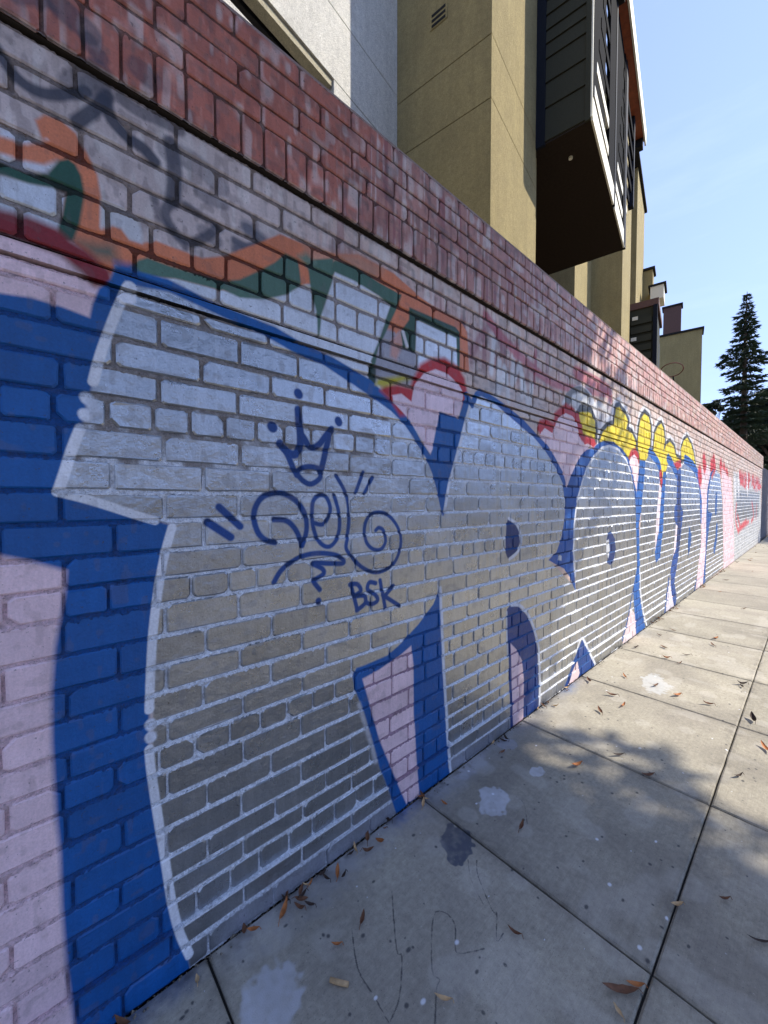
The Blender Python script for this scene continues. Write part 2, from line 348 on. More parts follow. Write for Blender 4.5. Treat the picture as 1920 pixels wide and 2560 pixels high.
    arch1 = [(560, 795), (653, 834), (733, 880), (807, 911), (876, 957), (934, 996), (977, 1027), (1011, 1061), (1042, 1108), (1065, 1146), (1081, 1185), (1099, 1257), (1107, 1290)]
    arch2 = [(1192, 985), (1240, 1010), (1280, 1047), (1333, 1091), (1360, 1123), (1391, 1173), (1407, 1211), (1413, 1258), (1411, 1298), (1405, 1338), (1391, 1380)]
    arch3 = [(1432, 1380), (1436, 1311), (1442, 1253), (1450, 1226), (1455, 1205), (1466, 1173), (1484, 1142), (1505, 1120), (1524, 1115), (1545, 1123), (1566, 1150), (1577, 1184), (1585, 1218), (1591, 1285)]
    sil = [(300, 690), (420, 725)] + arch1 + [(1142, 1134), (1175, 1003)] + arch2 + [(1371, 1399), (1440, 1470)] + arch3 + [(1597, 1380), (1604, 1271), (1612, 1179), (1614, 1152), (1625, 1132), (1640, 1148), (1649, 1168), (1652, 1205), (1640, 1395), (1650, 1395), (1665, 1180), (1672, 1150),
           (1692, 1182), (1700, 1250), (1703, 1172), (1712, 1150), (1730, 1160), (1743, 1182), (1751, 1223), (1753, 1354), (1766, 1380), (1771, 1228), (1777, 1185), (1786, 1172), (1800, 1185), (1806, 1250), (1809, 1418), (1760, 1460), (1490, 1680), (1134, 1950), (460, 2440), (400, 2300), (380, 1900), (390, 1500), (425, 1310), (145, 1235), (250, 890), (318, 725)]
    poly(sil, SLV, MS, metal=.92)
    # ---- left blue block and pinks
    poly([(-300, 590), (0, 587), (84, 616), (148, 640), (202, 684), (236, 719), (262, 716), (260, 800), (150, 800), (-300, 760)], PINK, MP_)
    poly([(-300, 500), (0, 523), (67, 540), (142, 571), (175, 601), (216, 625), (277, 680), (285, 720), (263, 716), (236, 717), (202, 682), (148, 638), (84, 614), (0, 584), (-300, 520)], DRED, (86, 18, 26), soft=.010)
    blue_l = [(-400, 700), (0, 733), (77, 744), (154, 767), (224, 794), (231, 760), (247, 721), (275, 700), (289, 668), (310, 690), (318, 722), (285, 794), (251, 887), (231, 960), (205, 1068), (165, 1180), (145, 1236), (280, 1275), (425, 1312), (413, 1380), (397, 1465), (382, 1589), (376, 1704), (374, 1778), (372, 1870), (382, 1932), (394, 2036), (413, 2151), (428, 2248), (448, 2329), (471, 2400), (500, 2520), (-400, 2900)]
    poly(blue_l, BLUE, MB_)
    poly([(-400, 1310), (0, 1388), (77, 1403), (166, 1427), (163, 1475), (154, 1531), (137, 1616), (129, 1724), (129, 1859), (133, 1920), (139, 2036), (150, 2136), (154, 2267), (166, 2422), (185, 2560), (200, 2700), (-400, 3400)], PINK, MP_, soft=.007)
    # blue arches
    poly([(286, 664), (420, 697), (560, 768), (687, 818), (753, 857), (830, 892), (888, 926), (926, 950), (980, 1000), (1023, 1046), (1050, 1098), (1077, 1139), (1090, 1180)] + arch1[::-1][:] + [(420, 730), (318, 712)], BLUE, MB_)
    poly([(289, 655), (330, 662), (350, 690), (290, 690)], BLUE, MB_, soft=.012)
    poly([(950, 977), (961, 961), (992, 961), (1027, 969), (1035, 942), (1050, 911), (1077, 896), (1112, 894), (1143, 915), (1162, 946), (1168, 988), (1158, 1020), (1000, 1040), (975, 1000)], RED, (110, 16, 20), soft=.012)
    poly([(938, 962), (945, 948), (985, 942), (1010, 938), (1028, 948), (1000, 955), (960, 968)], (196, 184, 52), soft=.01)
    poly([(984, 1007), (981, 988), (1004, 984), (1029, 1004), (1033, 978), (1038, 961), (1058, 934), (1089, 923), (1119, 934), (1143, 957), (1158, 984), (1156, 1010), (1144, 1046), (1139, 1043), (1100, 1030), (1081, 1123), (1077, 1137), (1023, 1048)], (238, 214, 226), MP_)
    poly([(1100, 1029), (1139, 1042), (1146, 1048), (1160, 1000), (1166, 990), (1178, 998), (1160, 1080), (1142, 1134), (1122, 1211), (1109, 1288), (1105, 1290), (1099, 1257), (1087, 1184), (1074, 1140), (1081, 1123)], BLUE, MB_)
    stroke([(1176, 1008), (1143, 1137), (1122, 1214), (1112, 1275)], .010, WHITE, (190, 196, 210), smooth=False)
    stroke([(1165, 988), (1180, 1012), (1190, 988), (1200, 980)], .018, BLUE, MB_, smooth=False)
    poly([(1192, 978), (1204, 974), (1240, 996), (1280, 1025), (1309, 1049), (1344, 1087), (1368, 1112), (1386, 1139), (1407, 1179), (1417, 1219), (1426, 1192), (1439, 1163), (1452, 1139), (1463, 1126), (1484, 1119), (1492, 1111), (1511, 1102), (1535, 1105), (1553, 1121), (1572, 1148), (1582, 1179), (1591, 1218), (1594, 1285)] + arch3[::-1][:-1] +
         [(1432, 1380), (1435, 1400), (1436, 1435), (1440, 1478), (1434, 1468), (1424, 1441), (1410, 1422), (1388, 1410), (1371, 1400), (1391, 1380)] + arch2[::-1][:], (16, 84, 164), (10, 50, 104))
    stroke([(1440, 1274), (1436, 1311), (1434, 1380), (1438, 1440)], .012, WHITE, (200, 206, 216), smooth=False)
    stroke(arch3[2:12], .012, WHITE, (214, 218, 226), smooth=False)
    poly([(1396, 1385), (1404, 1390), (1404, 1402), (1394, 1400)], (200, 200, 205))
    # heart shaped pink in the Y
    poly([(1344, 1073), (1350, 1051), (1368, 1047), (1383, 1057), (1386, 1033), (1399, 1020), (1415, 1007), (1431, 1017), (1444, 1036), (1450, 1059), (1453, 1086), (1466, 1094), (1479, 1091), (1491, 1110), (1484, 1121), (1474, 1112), (1464, 1126), (1400, 1130), (1352, 1092)], RED, (120, 18, 22), soft=.012)
    poly([(1349, 1090), (1353, 1080), (1362, 1070), (1381, 1083), (1386, 1070), (1394, 1046), (1413, 1033), (1431, 1041), (1442, 1059), (1448, 1091), (1456, 1098), (1462, 1112), (1470, 1108), (1478, 1114), (1463, 1127), (1452, 1139), (1439, 1163), (1426, 1192), (1417, 1219), (1407, 1179), (1386, 1139), (1368, 1112)], (240, 214, 222), MP_)
    poly([(1196, 986), (1212, 985), (1250, 1005), (1240, 1008)], BLUE, MB_)
    poly([(1344, 1073), (1350, 1051), (1362, 1049), (1356, 1078)], RED, (120, 18, 22), soft=.01)
    stroke([(1444, 1040), (1451, 1070), (1455, 1092), (1470, 1100), (1484, 1104)], .03, RED, (120, 18, 22), soft=.01)
    # second small red heart + pink spear
    poly([(1571, 1146), (1577, 1126), (1588, 1118), (1597, 1137), (1598, 1160)], RED, (120, 18, 22), soft=.01)
    poly([(1573, 1155), (1578, 1142), (1586, 1136), (1594, 1146), (1597, 1160), (1595, 1205), (1592, 1228), (1585, 1203), (1578, 1170)], (238, 216, 222), MP_)
    poly([(1600, 1150), (1614, 1152), (1612, 1179), (1609, 1218), (1604, 1271), (1598, 1311), (1599, 1380), (1600, 1415), (1598, 1473), (1606, 1531), (1614, 1570), (1590, 1587), (1586, 1527), (1583, 1473), (1593, 1415), (1592, 1380), (1589, 1271), (1594, 1205), (1598, 1173)], LBLUE, (12, 60, 120))
    poly([(1577, 1520), (1587, 1535), (1590, 1587), (1556, 1610), (1566, 1569)], (236, 214, 216), MP_)
    stroke([(1583, 1473), (1570, 1545), (1556, 1600)], .014, (40, 84, 150), MB_, smooth=False)
    stroke([(1600, 1420), (1601, 1473), (1608, 1531), (1618, 1567)], .014, WHITE, (210, 214, 222), smooth=False)
    # ovals and lower gaps
    poly([(1527, 1326), (1537, 1346), (1540, 1373), (1535, 1400), (1527, 1413), (1518, 1408), (1521, 1380), (1516, 1350), (1520, 1332)], NAVY, MB_)
    poly([(1516, 1352), (1522, 1348), (1525, 1375), (1521, 1396), (1516, 1385)], (206, 210, 218))
    poly([(1270, 1296), (1286, 1307), (1297, 1328), (1300, 1355), (1292, 1378), (1270, 1397), (1264, 1381), (1264, 1350), (1266, 1311)], NAVY, MB_)
    stroke([(1272, 1296), (1289, 1308), (1300, 1328), (1303, 1355), (1294, 1380), (1274, 1398)], .010, WHITE, (190, 196, 210))
    poly([(1099, 1473), (1084, 1511), (1045, 1562), (1003, 1608), (968, 1639), (910, 1664), (891, 1670), (881, 1693), (887, 1724), (910, 1782), (933, 1859), (949, 1920), (972, 1978), (995, 2050), (1060, 2010), (1140, 1950), (1122, 1920), (1115, 1782), (1107, 1627), (1103, 1511)], BLUE, MB_)
    poly([(906, 1697), (949, 1674), (999, 1639), (1028, 1614), (1034, 1666), (1035, 1782), (1043, 1920), (1049, 1990), (1016, 2010), (987, 1943), (949, 1851)], PINK, (172, 140, 156))
    stroke([(1101, 1470), (1105, 1560), (1108, 1640), (1116, 1782), (1122, 1880), (1128, 1935)], .010, WHITE, (200, 206, 222))
    stroke([(897, 1760), (922, 1840), (940, 1905)], .008, (220, 220, 228), soft=.008, alpha=.7)
    poly([(1266, 1524), (1274, 1513), (1296, 1516), (1319, 1541), (1335, 1580), (1344, 1624), (1347, 1713), (1346, 1800), (1277, 1840), (1271, 1630)], (14, 56, 126), MB_)
    poly([(1276, 1608), (1291, 1624), (1305, 1652), (1310, 1699), (1309, 1740), (1308, 1810), (1283, 1830), (1280, 1713)], PINK, (172, 140, 156))
    stroke([(1278, 1512), (1300, 1514), (1322, 1540), (1338, 1580), (1347, 1624), (1350, 1713), (1348, 1785)], .011, WHITE, (210, 216, 226))
    stroke([(1266, 1530), (1269, 1640)], .007, (200, 208, 220))
    poly([(1456, 1594), (1466, 1618), (1487, 1662), (1487, 1680), (1440, 1720), (1408, 1730), (1430, 1663), (1443, 1630)], (14, 62, 134), MB_)
    poly([(1443, 1652), (1449, 1682), (1440, 1712), (1418, 1725), (1432, 1677)], (236, 214, 216), MP_)
    stroke([(1456, 1594), (1468, 1618), (1488, 1660)], .013, WHITE, (210, 216, 226), smooth=False)
    stroke([(1452, 1596), (1440, 1630)], .010, WHITE, (210, 216, 226))
    # far letters
    stroke([(1624, 1130), (1640, 1148), (1650, 1170), (1651, 1200)], .05, LBLUE, (12, 60, 120))
    poly([(1650, 1195), (1655, 1203), (1650, 1300), (1640, 1385), (1637, 1380), (1642, 1278)], (236, 226, 232), MP_)
    stroke([(1652, 1186), (1654, 1206)], .06, RED, (120, 18, 22))
    poly([(1658, 1180), (1666, 1180), (1661, 1253), (1657, 1329), (1650, 1395), (1640, 1407), (1637, 1380), (1647, 1329), (1652, 1253)], LBLUE, (12, 60, 120))
    stroke([(1670, 1146), (1680, 1160), (1692, 1184)], .06, LBLUE, (12, 60, 120))
    poly([(1684, 1158), (1692, 1152), (1702, 1148), (1704, 1165), (1694, 1176)], RED, (120, 18, 22), soft=.02)
    poly([(1692, 1177), (1703, 1168), (1703, 1266), (1708, 1278), (1705, 1309), (1703, 1329), (1696, 1392), (1690, 1430), (1686, 1456), (1692, 1494), (1687, 1520), (1677, 1481), (1676, 1430), (1682, 1392), (1692, 1342), (1690, 1311), (1686, 1299), (1686, 1268), (1692, 1258)], (20, 72, 150), (10, 40, 96))
    poly([(1695, 1190), (1700, 1185), (1702, 1330), (1696, 1385), (1692, 1350)], NAVY, (8, 26, 66))
    poly([(1690, 1311), (1694, 1315), (1690, 1370), (1683, 1392)], (236, 224, 230), MP_)
    poly([(1675, 1450), (1680, 1490), (1686, 1518), (1664, 1534), (1670, 1480)], (226, 222, 236), MP_)
    stroke([(1672, 1448), (1662, 1528)], .03, (60, 90, 150), MB_)
    stroke([(1713, 1149), (1728, 1160), (1743, 1184), (1751, 1223), (1754, 1300)], .07, LBLUE, (12, 60, 120))
    poly([(1723, 1314), (1729, 1337), (1727, 1362), (1721, 1392), (1720, 1354)], (30, 84, 150), MB_)
    poly([(1748, 1200), (1752, 1180), (1761, 1160), (1769, 1163), (1777, 1178), (1770, 1228), (1766, 1304), (1764, 1380), (1758, 1458), (1738, 1475), (1743, 1440), (1753, 1354), (1755, 1253)], (238, 214, 222), (196, 166, 172))
    for x, y in ((1749, 1188), (1760, 1158), (1779, 1170), (1784, 1160), (1802, 1168), (1810, 1178), (1817, 1190)):
        stroke([(x, y-6), (x+2, y+8)], .13, (206, 46, 56), (140, 30, 36), soft=.04)
    poly([(1786, 1170), (1778, 1192), (1772, 1228), (1770, 1278), (1781, 1283), (1773, 1316), (1766, 1380), (1763, 1455), (1757, 1460), (1764, 1380), (1766, 1278), (1768, 1228), (1776, 1183)], (28, 84, 156), MB_)
    stroke([(1791, 1243), (1790, 1275)], .1, (30, 84, 150), MB_); stroke([(1792, 1320), (1790, 1350), (1786, 1372)], .1, (30, 84, 150), MB_)
    stroke([(1740, 1455), (1736, 1480)], .05, (60, 90, 140), MB_)
    poly([(1803, 1170), (1812, 1178), (1822, 1195), (1828, 1190), (1833, 1278), (1836, 1402), (1809, 1425), (1807, 1250)], (238, 206, 212), (214, 176, 180), soft=.03)
    # farthest stretch: silver with red writing, pale base
    poly([(1833, 1180), (1902, 1200), (1903, 1352), (1836, 1400)], (190, 190, 190), (206, 206, 208), metal=.1, soft=.05)
    poly([(1842, 1226), (1898, 1232), (1896, 1290), (1840, 1306)], (140, 142, 146), (232, 234, 238), metal=.6, soft=.06)
    poly([(1838, 1330), (1870, 1300), (1888, 1310), (1902, 1350), (1834, 1408)], (186, 188, 190), (196, 194, 192), soft=.08)
    rw = random.Random(2)
    for x0 in np.arange(1849, 1900, 6.0):
        for q in range(4):
            x = x0+rw.uniform(-2, 4); y = 1176+(x-1849)*.35+rw.uniform(0, 8); stroke([(x, y), (x+rw.uniform(-2, 3), y+rw.uniform(12, 30)), (x+rw.uniform(0, 5), y+rw.uniform(5, 36))], .045, (206, 52, 62), (180, 70, 76), soft=.03, alpha=.9)
    for p in ([(1841, 1262), (1839, 1300), (1846, 1330)], [(1846, 1326), (1862, 1312), (1872, 1304)], [(1850, 1318), (1866, 1302)], [(1880, 1256), (1884, 1290), (1878, 1304)], [(1892, 1262), (1890, 1296)], [(1844, 1290), (1850, 1316)]):
        stroke(p, .06, (206, 62, 70), (190, 90, 94), soft=.04, alpha=.85)
    for x in (1837, 1846, 1868): stroke([(x, 1190), (x+1, 1235)], .09, (236, 234, 236), soft=.04)
    # pale drips
    # white keyline of the first letter
    KW = (222, 226, 234)
    for pts in ([(316, 722), (285, 794), (251, 887), (233, 955)], [(201, 1070), (181, 1120), (162, 1180), (145, 1230)], [(145, 1230), (230, 1252), (347, 1290), (388, 1302)],
                [(430, 1319), (413, 1380), (397, 1465), (382, 1589), (376, 1704), (374, 1776)], [(373, 1872), (378, 1925), (394, 2036), (413, 2151), (428, 2248), (448, 2329), (474, 2388)]):
        stroke(pts, .0115, (238, 240, 246), KW, soft=.002)
    stroke([(325, 720), (322, 745)], .016, (226, 230, 240), KW, soft=.003, smooth=False)
    for x, y in ((216, 995), (212, 1037), (376, 1812), (376, 1843)): stroke([(x, y-2), (x+2, y+2)], .014, (230, 234, 244), KW, soft=.003)
    stroke([(228, 1005), (236, 1030)], .012, (206, 212, 224), KW, soft=.006)
    # ---- tag writing
    TB = (8, 64, 134); TM = (24, 56, 108); T1 = (500, 940, 3.072)
    for x, y, r in ((755, 137, .0165), (556, 390, .0175), (1063, 350, .0165), (910, 1730, .012)): stroke([(x-2, y-4), (x+2, y+4)], r, TB, TM, soft=.003, tool=T1)
    for pts, r in (([(755, 260), (762, 350), (770, 450), (768, 540), (735, 600), (690, 595), (650, 560), (615, 520)], .0145), ([(770, 440), (800, 480), (830, 530), (870, 550), (920, 520), (965, 460), (1010, 410)], .012),
                   ([(1010, 410), (975, 530), (950, 630), (925, 740)], .0125), ([(615, 520), (665, 590), (705, 680), (740, 760)], .011),
                   ([(740, 740), (790, 705), (850, 697), (910, 712), (925, 740), (915, 790), (850, 830), (790, 805), (745, 755)], .010),
                   ([(575, 1278), (500, 1258), (445, 1200), (415, 1100), (425, 1010), (480, 930), (570, 900), (660, 910), (750, 970), (805, 1060), (820, 1150), (810, 1230), (780, 1300)], .010),
                   ([(780, 1300), (760, 1230), (720, 1160), (660, 1110), (570, 1102)], .010), ([(147, 1007), (308, 1155)], .0115), ([(58, 1122), (235, 1238)], .0125),
                   ([(880, 1130), (940, 1140), (985, 1090), (1000, 1010), (970, 930), (920, 915), (870, 960), (860, 1060), (870, 1160), (905, 1260), (960, 1308), (1010, 1300), (1060, 1230), (1075, 1130), (1060, 1020), (1030, 915)], .0085),
                   ([(1045, 765), (1100, 860), (1135, 960), (1145, 1100), (1135, 1220), (1120, 1320), (1160, 1380), (1230, 1460), (1320, 1505), (1400, 1500), (1480, 1450), (1530, 1350), (1540, 1230), (1500, 1130), (1430, 1060), (1340, 1050), (1285, 1100), (1265, 1190), (1280, 1280), (1330, 1330), (1390, 1330), (1425, 1270), (1410, 1190), (1375, 1165), (1350, 1185)], .0085),
                   ([(1253, 740), (1195, 895)], .0085), ([(1325, 780), (1262, 900)], .0085),
                   ([(570, 1585), (620, 1500), (700, 1430), (800, 1378), (920, 1360), (1040, 1375), (1100, 1412), (1095, 1440), (1000, 1440), (870, 1438), (940, 1480), (950, 1520), (890, 1560), (872, 1580), (918, 1640)], .0095)):
        stroke(pts, r, TB, TM, soft=.003, tool=T1)
    for pts in ([(1160, 1600), (1185, 1700), (1208, 1795)], [(1150, 1602), (1210, 1600), (1238, 1650), (1192, 1690), (1262, 1688), (1268, 1745), (1205, 1800)], [(1352, 1592), (1304, 1586), (1290, 1640), (1342, 1678), (1362, 1722), (1316, 1752), (1278, 1740)],
                [(1386, 1570), (1420, 1780)], [(1485, 1612), (1408, 1700)], [(1400, 1680), (1532, 1765)]):
        stroke(pts, .0095, TB, TM, soft=.003, tool=T1)
    # overspray near the base, faint runs in the silver
    fill_all(sstep(.12, .02, ZZ)*sstep(.30, .5, SS)*sstep(3.5, 1.5, SS)*(.35+.4*n2)*(met > .3), (150, 152, 168), (120, 122, 140))
    fill_all(sstep(.72, .95, vnoise(CHH, CW, 900, 6))*.22*(met > .5)*sstep(1.0, 1.8, ZZ), (226, 230, 234), (200, 204, 208), metal=.5)
    fill_all(sstep(.6, .9, vnoise(CHH, CW, 700, 8))*.22*(met > .5)*sstep(1.2, 2.2, SS), (196, 176, 120), (170, 160, 140), metal=.5)
    # old grime low in pinks
    fill_all(sstep(.74, .86, vnoise(CHH, CW, 260, 130))*.18, (110, 100, 100), (70, 62, 60))
paint_mural()

def make_image(name, rgb, isdata=False):
    h, w = rgb.shape[:2]; im = bpy.data.images.new(name, w, h, alpha=False, is_data=isdata)
    a = np.ones((h, w, 4), np.float32)
    c = np.clip(rgb, 0, 1)
    a[..., :3] = c if isdata else np.where(c <= .0031308, c*12.92, 1.055*np.power(np.maximum(c, 1e-6), 1/2.4)-.055)
    im.pixels.foreach_set(a.ravel()); im.update(); im.pack(); return im
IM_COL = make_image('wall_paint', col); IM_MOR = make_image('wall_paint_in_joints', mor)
IM_MET = make_image('metallic_paint_cover', np.repeat(met[..., None], 3, 2), True)

def wall_uv(k):
    sp = k.n('ShaderNodeSeparateXYZ'); k.l(k.pos(), sp.inputs[0])
    u = k.math('DIVIDE', k.math('SUBTRACT', k.math('LOGARITHM', k.math('MAXIMUM', k.math('ADD', sp.outputs[0], A_), .05), math.e), U0), U1-U0)
    v = k.math('DIVIDE', k.math('SUBTRACT', sp.outputs[2], Z0), Z1-Z0)
    cb = k.n('ShaderNodeCombineXYZ'); k.l(u, cb.inputs[0]); k.l(v, cb.inputs[1]); return cb.outputs[0]
def teximg(k, im, uv):
    nd = k.n('ShaderNodeTexImage'); nd.image = im; nd.interpolation = 'Linear'; nd.extension = 'EXTEND'; k.l(uv, nd.inputs[0]); return nd.outputs[0]
# painted brick faces
k = NT('painted_brick'); uv = wall_uv(k); c = teximg(k, IM_COL, uv); m = teximg(k, IM_MET, uv)
at = k.n('ShaderNodeAttribute', attribute_name='tint')
f1 = k.noise(7, 5, .6); f2 = k.noise(1.0, 6, .65, k.stretch(38, 38, 5)); f3 = k.noise(170, 4, .7)
c = k.mix(.5, c, k.mix(1, c, k.rng(at.outputs['Fac'], 0, 1, .72, 1.18), 'MULTIPLY'))
c = k.mix(1, c, k.rng(f2, .3, .75, .86, 1.06), 'MULTIPLY'); c = k.mix(1, c, k.rng(f1, .25, .75, .88, 1.08), 'MULTIPLY'); c = k.mix(1, c, k.rng(f3, .3, .7, .86, 1.1), 'MULTIPLY'); c = k.mix(k.rng(k.noise(95, 3, .6), .66, .70, 0, .55), c, (.05, .045, .045))
chip = k.rng(k.noise(60, 5, .7), .70, .73, 0, .8)
c = k.mix(chip, c, (.09, .05, .04)); k.base(c)
k.l(k.math('MULTIPLY', m, k.math('SUBTRACT', 1.0, chip)), k.b.inputs['Metallic'])
k.rough(k.math('ADD', k.math('MULTIPLY', m, -.27), k.rng(f1, .2, .8, .46, .62)))
h = k.math('ADD', k.math('MULTIPLY', f3, .25), k.math('ADD', k.math('MULTIPLY', k.noise(34, 5, .6), .9), k.math('MULTIPLY', f1, .6)))
k.bump(h, .75, .005); M_BRICK = k.m
# mortar
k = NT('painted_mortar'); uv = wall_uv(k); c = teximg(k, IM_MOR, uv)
f = k.noise(260, 4, .7); g = k.noise(90, 4, .7)
c = k.mix(1, c, k.rng(g, .3, .7, .68, 1.3), 'MULTIPLY'); c = k.mix(k.rng(f, .56, .64, 0, .55), c, (.055, .045, .04)); k.base(c); k.rough(.8)
k.bump(k.math('ADD', f, k.math('MULTIPLY', g, 1.4)), .9, .006); M_MORTAR = k.m

def concrete(name, base, dark, scale=1.0):
    k = NT(name); a = k.noise(2.1*scale, 8, .65); b = k.noise(46*scale, 4, .7); d = k.noise(220, 2, .6)
    c = k.mix(k.rng(a, .3, .7, 0, 1), base, dark); c = k.mix(1, c, k.rng(b, .3, .75, .74, 1.16), 'MULTIPLY')
    c = k.mix(k.rng(d, .63, .70, 0, .6), c, (.04, .04, .04)); k.base(c); k.rough(.9); k.bump(k.math('ADD', k.math('MULTIPLY', b, 1.2), d), .35, .003); return k
def stucco(name, rgb, var=.12):
    k = NT(name); a = k.noise(1.1, 7, .65); w = k.noise(1.0, 5, .6, k.stretch(7, 7, .8)); s = k.noise(70, 4, .75); s2 = k.noise(180, 2, .6)
    c0 = srgb(rgb); c = k.mix(k.rng(a, .25, .75, 0, 1), tuple(v*(1-var) for v in c0), tuple(v*(1+var) for v in c0))
    c = k.mix(1, c, k.rng(w, .3, .7, .88, 1.05), 'MULTIPLY'); c = k.mix(1, c, k.rng(s, .3, .72, .66, 1.2), 'MULTIPLY'); c = k.mix(1, c, k.rng(k.noise(16, 4, .65), .3, .7, .86, 1.1), 'MULTIPLY')
    k.base(c); k.rough(.92); k.bump(k.math('ADD', s, k.math('MULTIPLY', s2, .5)), .9, .03); return k.m
def plain(name, rgb, rough=.6, metal=0, var=.15, sc=20, spec=.5):
    k = NT(name); k.b.inputs['Specular IOR Level'].default_value = spec; c0 = srgb(rgb); f = k.noise(sc, 5, .6)
    k.base(k.mix(k.rng(f, .3, .7, 0, 1), tuple(v*(1-var) for v in c0), tuple(v*(1+var) for v in c0))); k.rough(rough); k.b.inputs['Metallic'].default_value = metal
    k.bump(f, .25, .002); return k.m

# ================================================================== SETTING
gk = concrete('bare_ground', srgb((120, 114, 104)), srgb((96, 92, 84))); 
b = MB(); b.add([(-300, -300, -.16), (900, -300, -.16), (900, 600, -.16), (-300, 600, -.16)], [(0, 1, 2, 3)])
tag(b.build('ground', gk.m, recalc=False), kind='structure')
ak = concrete('concrete_roadway', srgb((124, 119, 110)), srgb((108, 104, 97)), 2)
b = MB(); b.add([(-60, -13, -.13), (140, -13, -.13), (140, -3.42, -.13), (-60, -3.42, -.13)], [(0, 1, 2, 3)])
tag(b.build('road', ak.m, recalc=False), kind='structure')
ck = concrete('kerb_concrete', srgb((150, 147, 138)), srgb((128, 124, 116)))
b = MB()
for i in range(36):
    x = -12+i*2.0; b.box(x, x+1.985, -3.42, -3.27, -.16, .0)
tag(b.build('kerb', ck.m), kind='structure')

# sidewalk paint/stain picture (metres on the ground)
GX0, GX1, GY0, GY1 = .0, 6.5, -2.2, .1; GW, GH = 2600, 920
gcol = np.zeros((GH, GW, 4), np.float32)
gx = (GX0+(np.arange(GW)+.5)/GW*(GX1-GX0)).astype(np.float32)[None, :]; gy = (GY0+(np.arange(GH)+.5)/GH*(GY1-GY0)).astype(np.float32)[:, None]
def gblend(a, c):
    a = a.astype(np.float32)[..., None]; cc = lin(c)
    na = a+gcol[..., 3:]*(1-a); gcol[..., :3] = (cc*a+gcol[..., :3]*gcol[..., 3:]*(1-a))/np.maximum(na, 1e-5); gcol[..., 3:] = na
gn = vnoise(GH, GW, 90, 32)*.6+vnoise(GH, GW, 360, 128)*.4
gn2 = vnoise(GH, GW, 420, 150)*.5+vnoise(GH, GW, 110, 40)*.5
def gblob(px, py, rx, ry, c, al=.9, rot=0., sharp=.12, amt=.9, blk=None):
    x0, y0 = Gp(px, py); dx = gx-x0; dy = gy-y0; ca, sa = math.cos(rot), math.sin(rot)
    r = np.sqrt(((dx*ca+dy*sa)/rx)**2+((-dx*sa+dy*ca)/ry)**2)+(gn-.5)*amt
    gblend(sstep(1+sharp, 1-sharp, r)*al*np.clip(.55+.9*gn2, 0, 1), c)
def gline(pts, w, c, al=.9):
    P = [Gp(x, y) for x, y in pts]; P = catmull(P, False, 4)
    xs = [p[0] for p in P]; ys = [p[1] for p in P]
    d = seg_dist(gx, gy, [(float(a), float(b)) for a, b in P], False)+(vnoise(GH, GW, 700, 250)-.5)*.003
    gblend(sstep(w*1.6, w*.5, d)*al, c)
# overspray of the mural at the foot of the wall
edge = -gy[:, :]+0*gx
gblend(sstep(.16, .0, edge+(gn-.5)*.10)*sstep(.33, .5, gx)*sstep(3.4, 1.6, gx)*.75, (150, 150, 154))
gblend(sstep(.09, .0, edge+(gn-.5)*.06)*sstep(.40, .30, gx)*.7, (52, 84, 124))
gblend(sstep(.08, .0, edge+(gn-.5)*.05)*np.exp(-((gx-1.22)/.09)**2)*.9, (60, 100, 160))
gblend(sstep(.10, .0, edge+(gn-.5)*.05)*np.exp(-((gx-2.95)/.15)**2)*.8, (90, 120, 170))
gblob(1230, 2001, .085, .062, (196, 196, 200), .85, .3); gblob(1342, 1928, .045, .03, (196, 196, 200), .8); gblob(680, 2520, .11, .085, (196, 196, 200), .85, .6)
gblob(1145, 2107, .085, .058, (76, 80, 92), .95, .4, .06, 1.1); gblob(1640, 1708, .17, .09, (186, 186, 184), .8, .2, .1, 1.2)
gblob(1100, 1780, .05, .06, (160, 170, 190), .4); gblob(1270, 1860, .06, .05, (170, 176, 196), .35)
gblob(1180, 1905, .13, .06, (190, 190, 205), .35, .1, .4); gblob(1010, 2010, .05, .03, (50, 90, 150), .7)
T5 = lambda L: [(640+x/2.592, 1920+y/2.592) for x, y in L]
for L in ([(1480, 1170), (1400, 1190), (1310, 1200), (1290, 1150), (1290, 1020), (1230, 940), (1150, 960), (1140, 1300), (1190, 1370), (1170, 1430), (1160, 1659)], [(1430, 600), (1440, 700), (1530, 920), (1560, 940), (1560, 1120), (1610, 1060)],
          [(620, 1040), (660, 1300), (760, 1470), (860, 1650)], [(880, 790), (910, 1170), (945, 1220), (930, 1480), (870, 1640)]):
    gline(T5(L), .0014, (40, 41, 46), .9)
gline([(1290, 1990), (1310, 2010), (1318, 2060)], .0012, (50, 52, 58), .7); gline([(1170, 2150), (1178, 2200), (1208, 2260)], .0012, (50, 50, 56), .7)
for xj_ in (.372, 1.331, 2.281, 3.215, 4.10, 5.02, 5.95):      # dirt gathered along the joints
    gblend(sstep(.05, .0, np.abs(gx-xj_)+(gn-.5)*.06+0*gy)*.34*np.clip(gn2*1.6-.2, 0, 1), (78, 72, 64))
gblend(sstep(.05, .0, np.abs(gy+.931)+(gn-.5)*.06+0*gx)*.38*np.clip(gn2*1.6-.2, 0, 1), (78, 72, 64))
gblend(sstep(.05, .0, edge+(gn-.5)*.05)*.75*np.clip(gn2*2-.5, 0, 1), (66, 58, 50))
gblend(sstep(.56, .74, vnoise(GH, GW, 26, 9))*.22, (104, 98, 92)); gblend(sstep(.60, .78, vnoise(GH, GW, 60, 22))*.16, (210, 204, 194))
rr = np.random.default_rng(5)
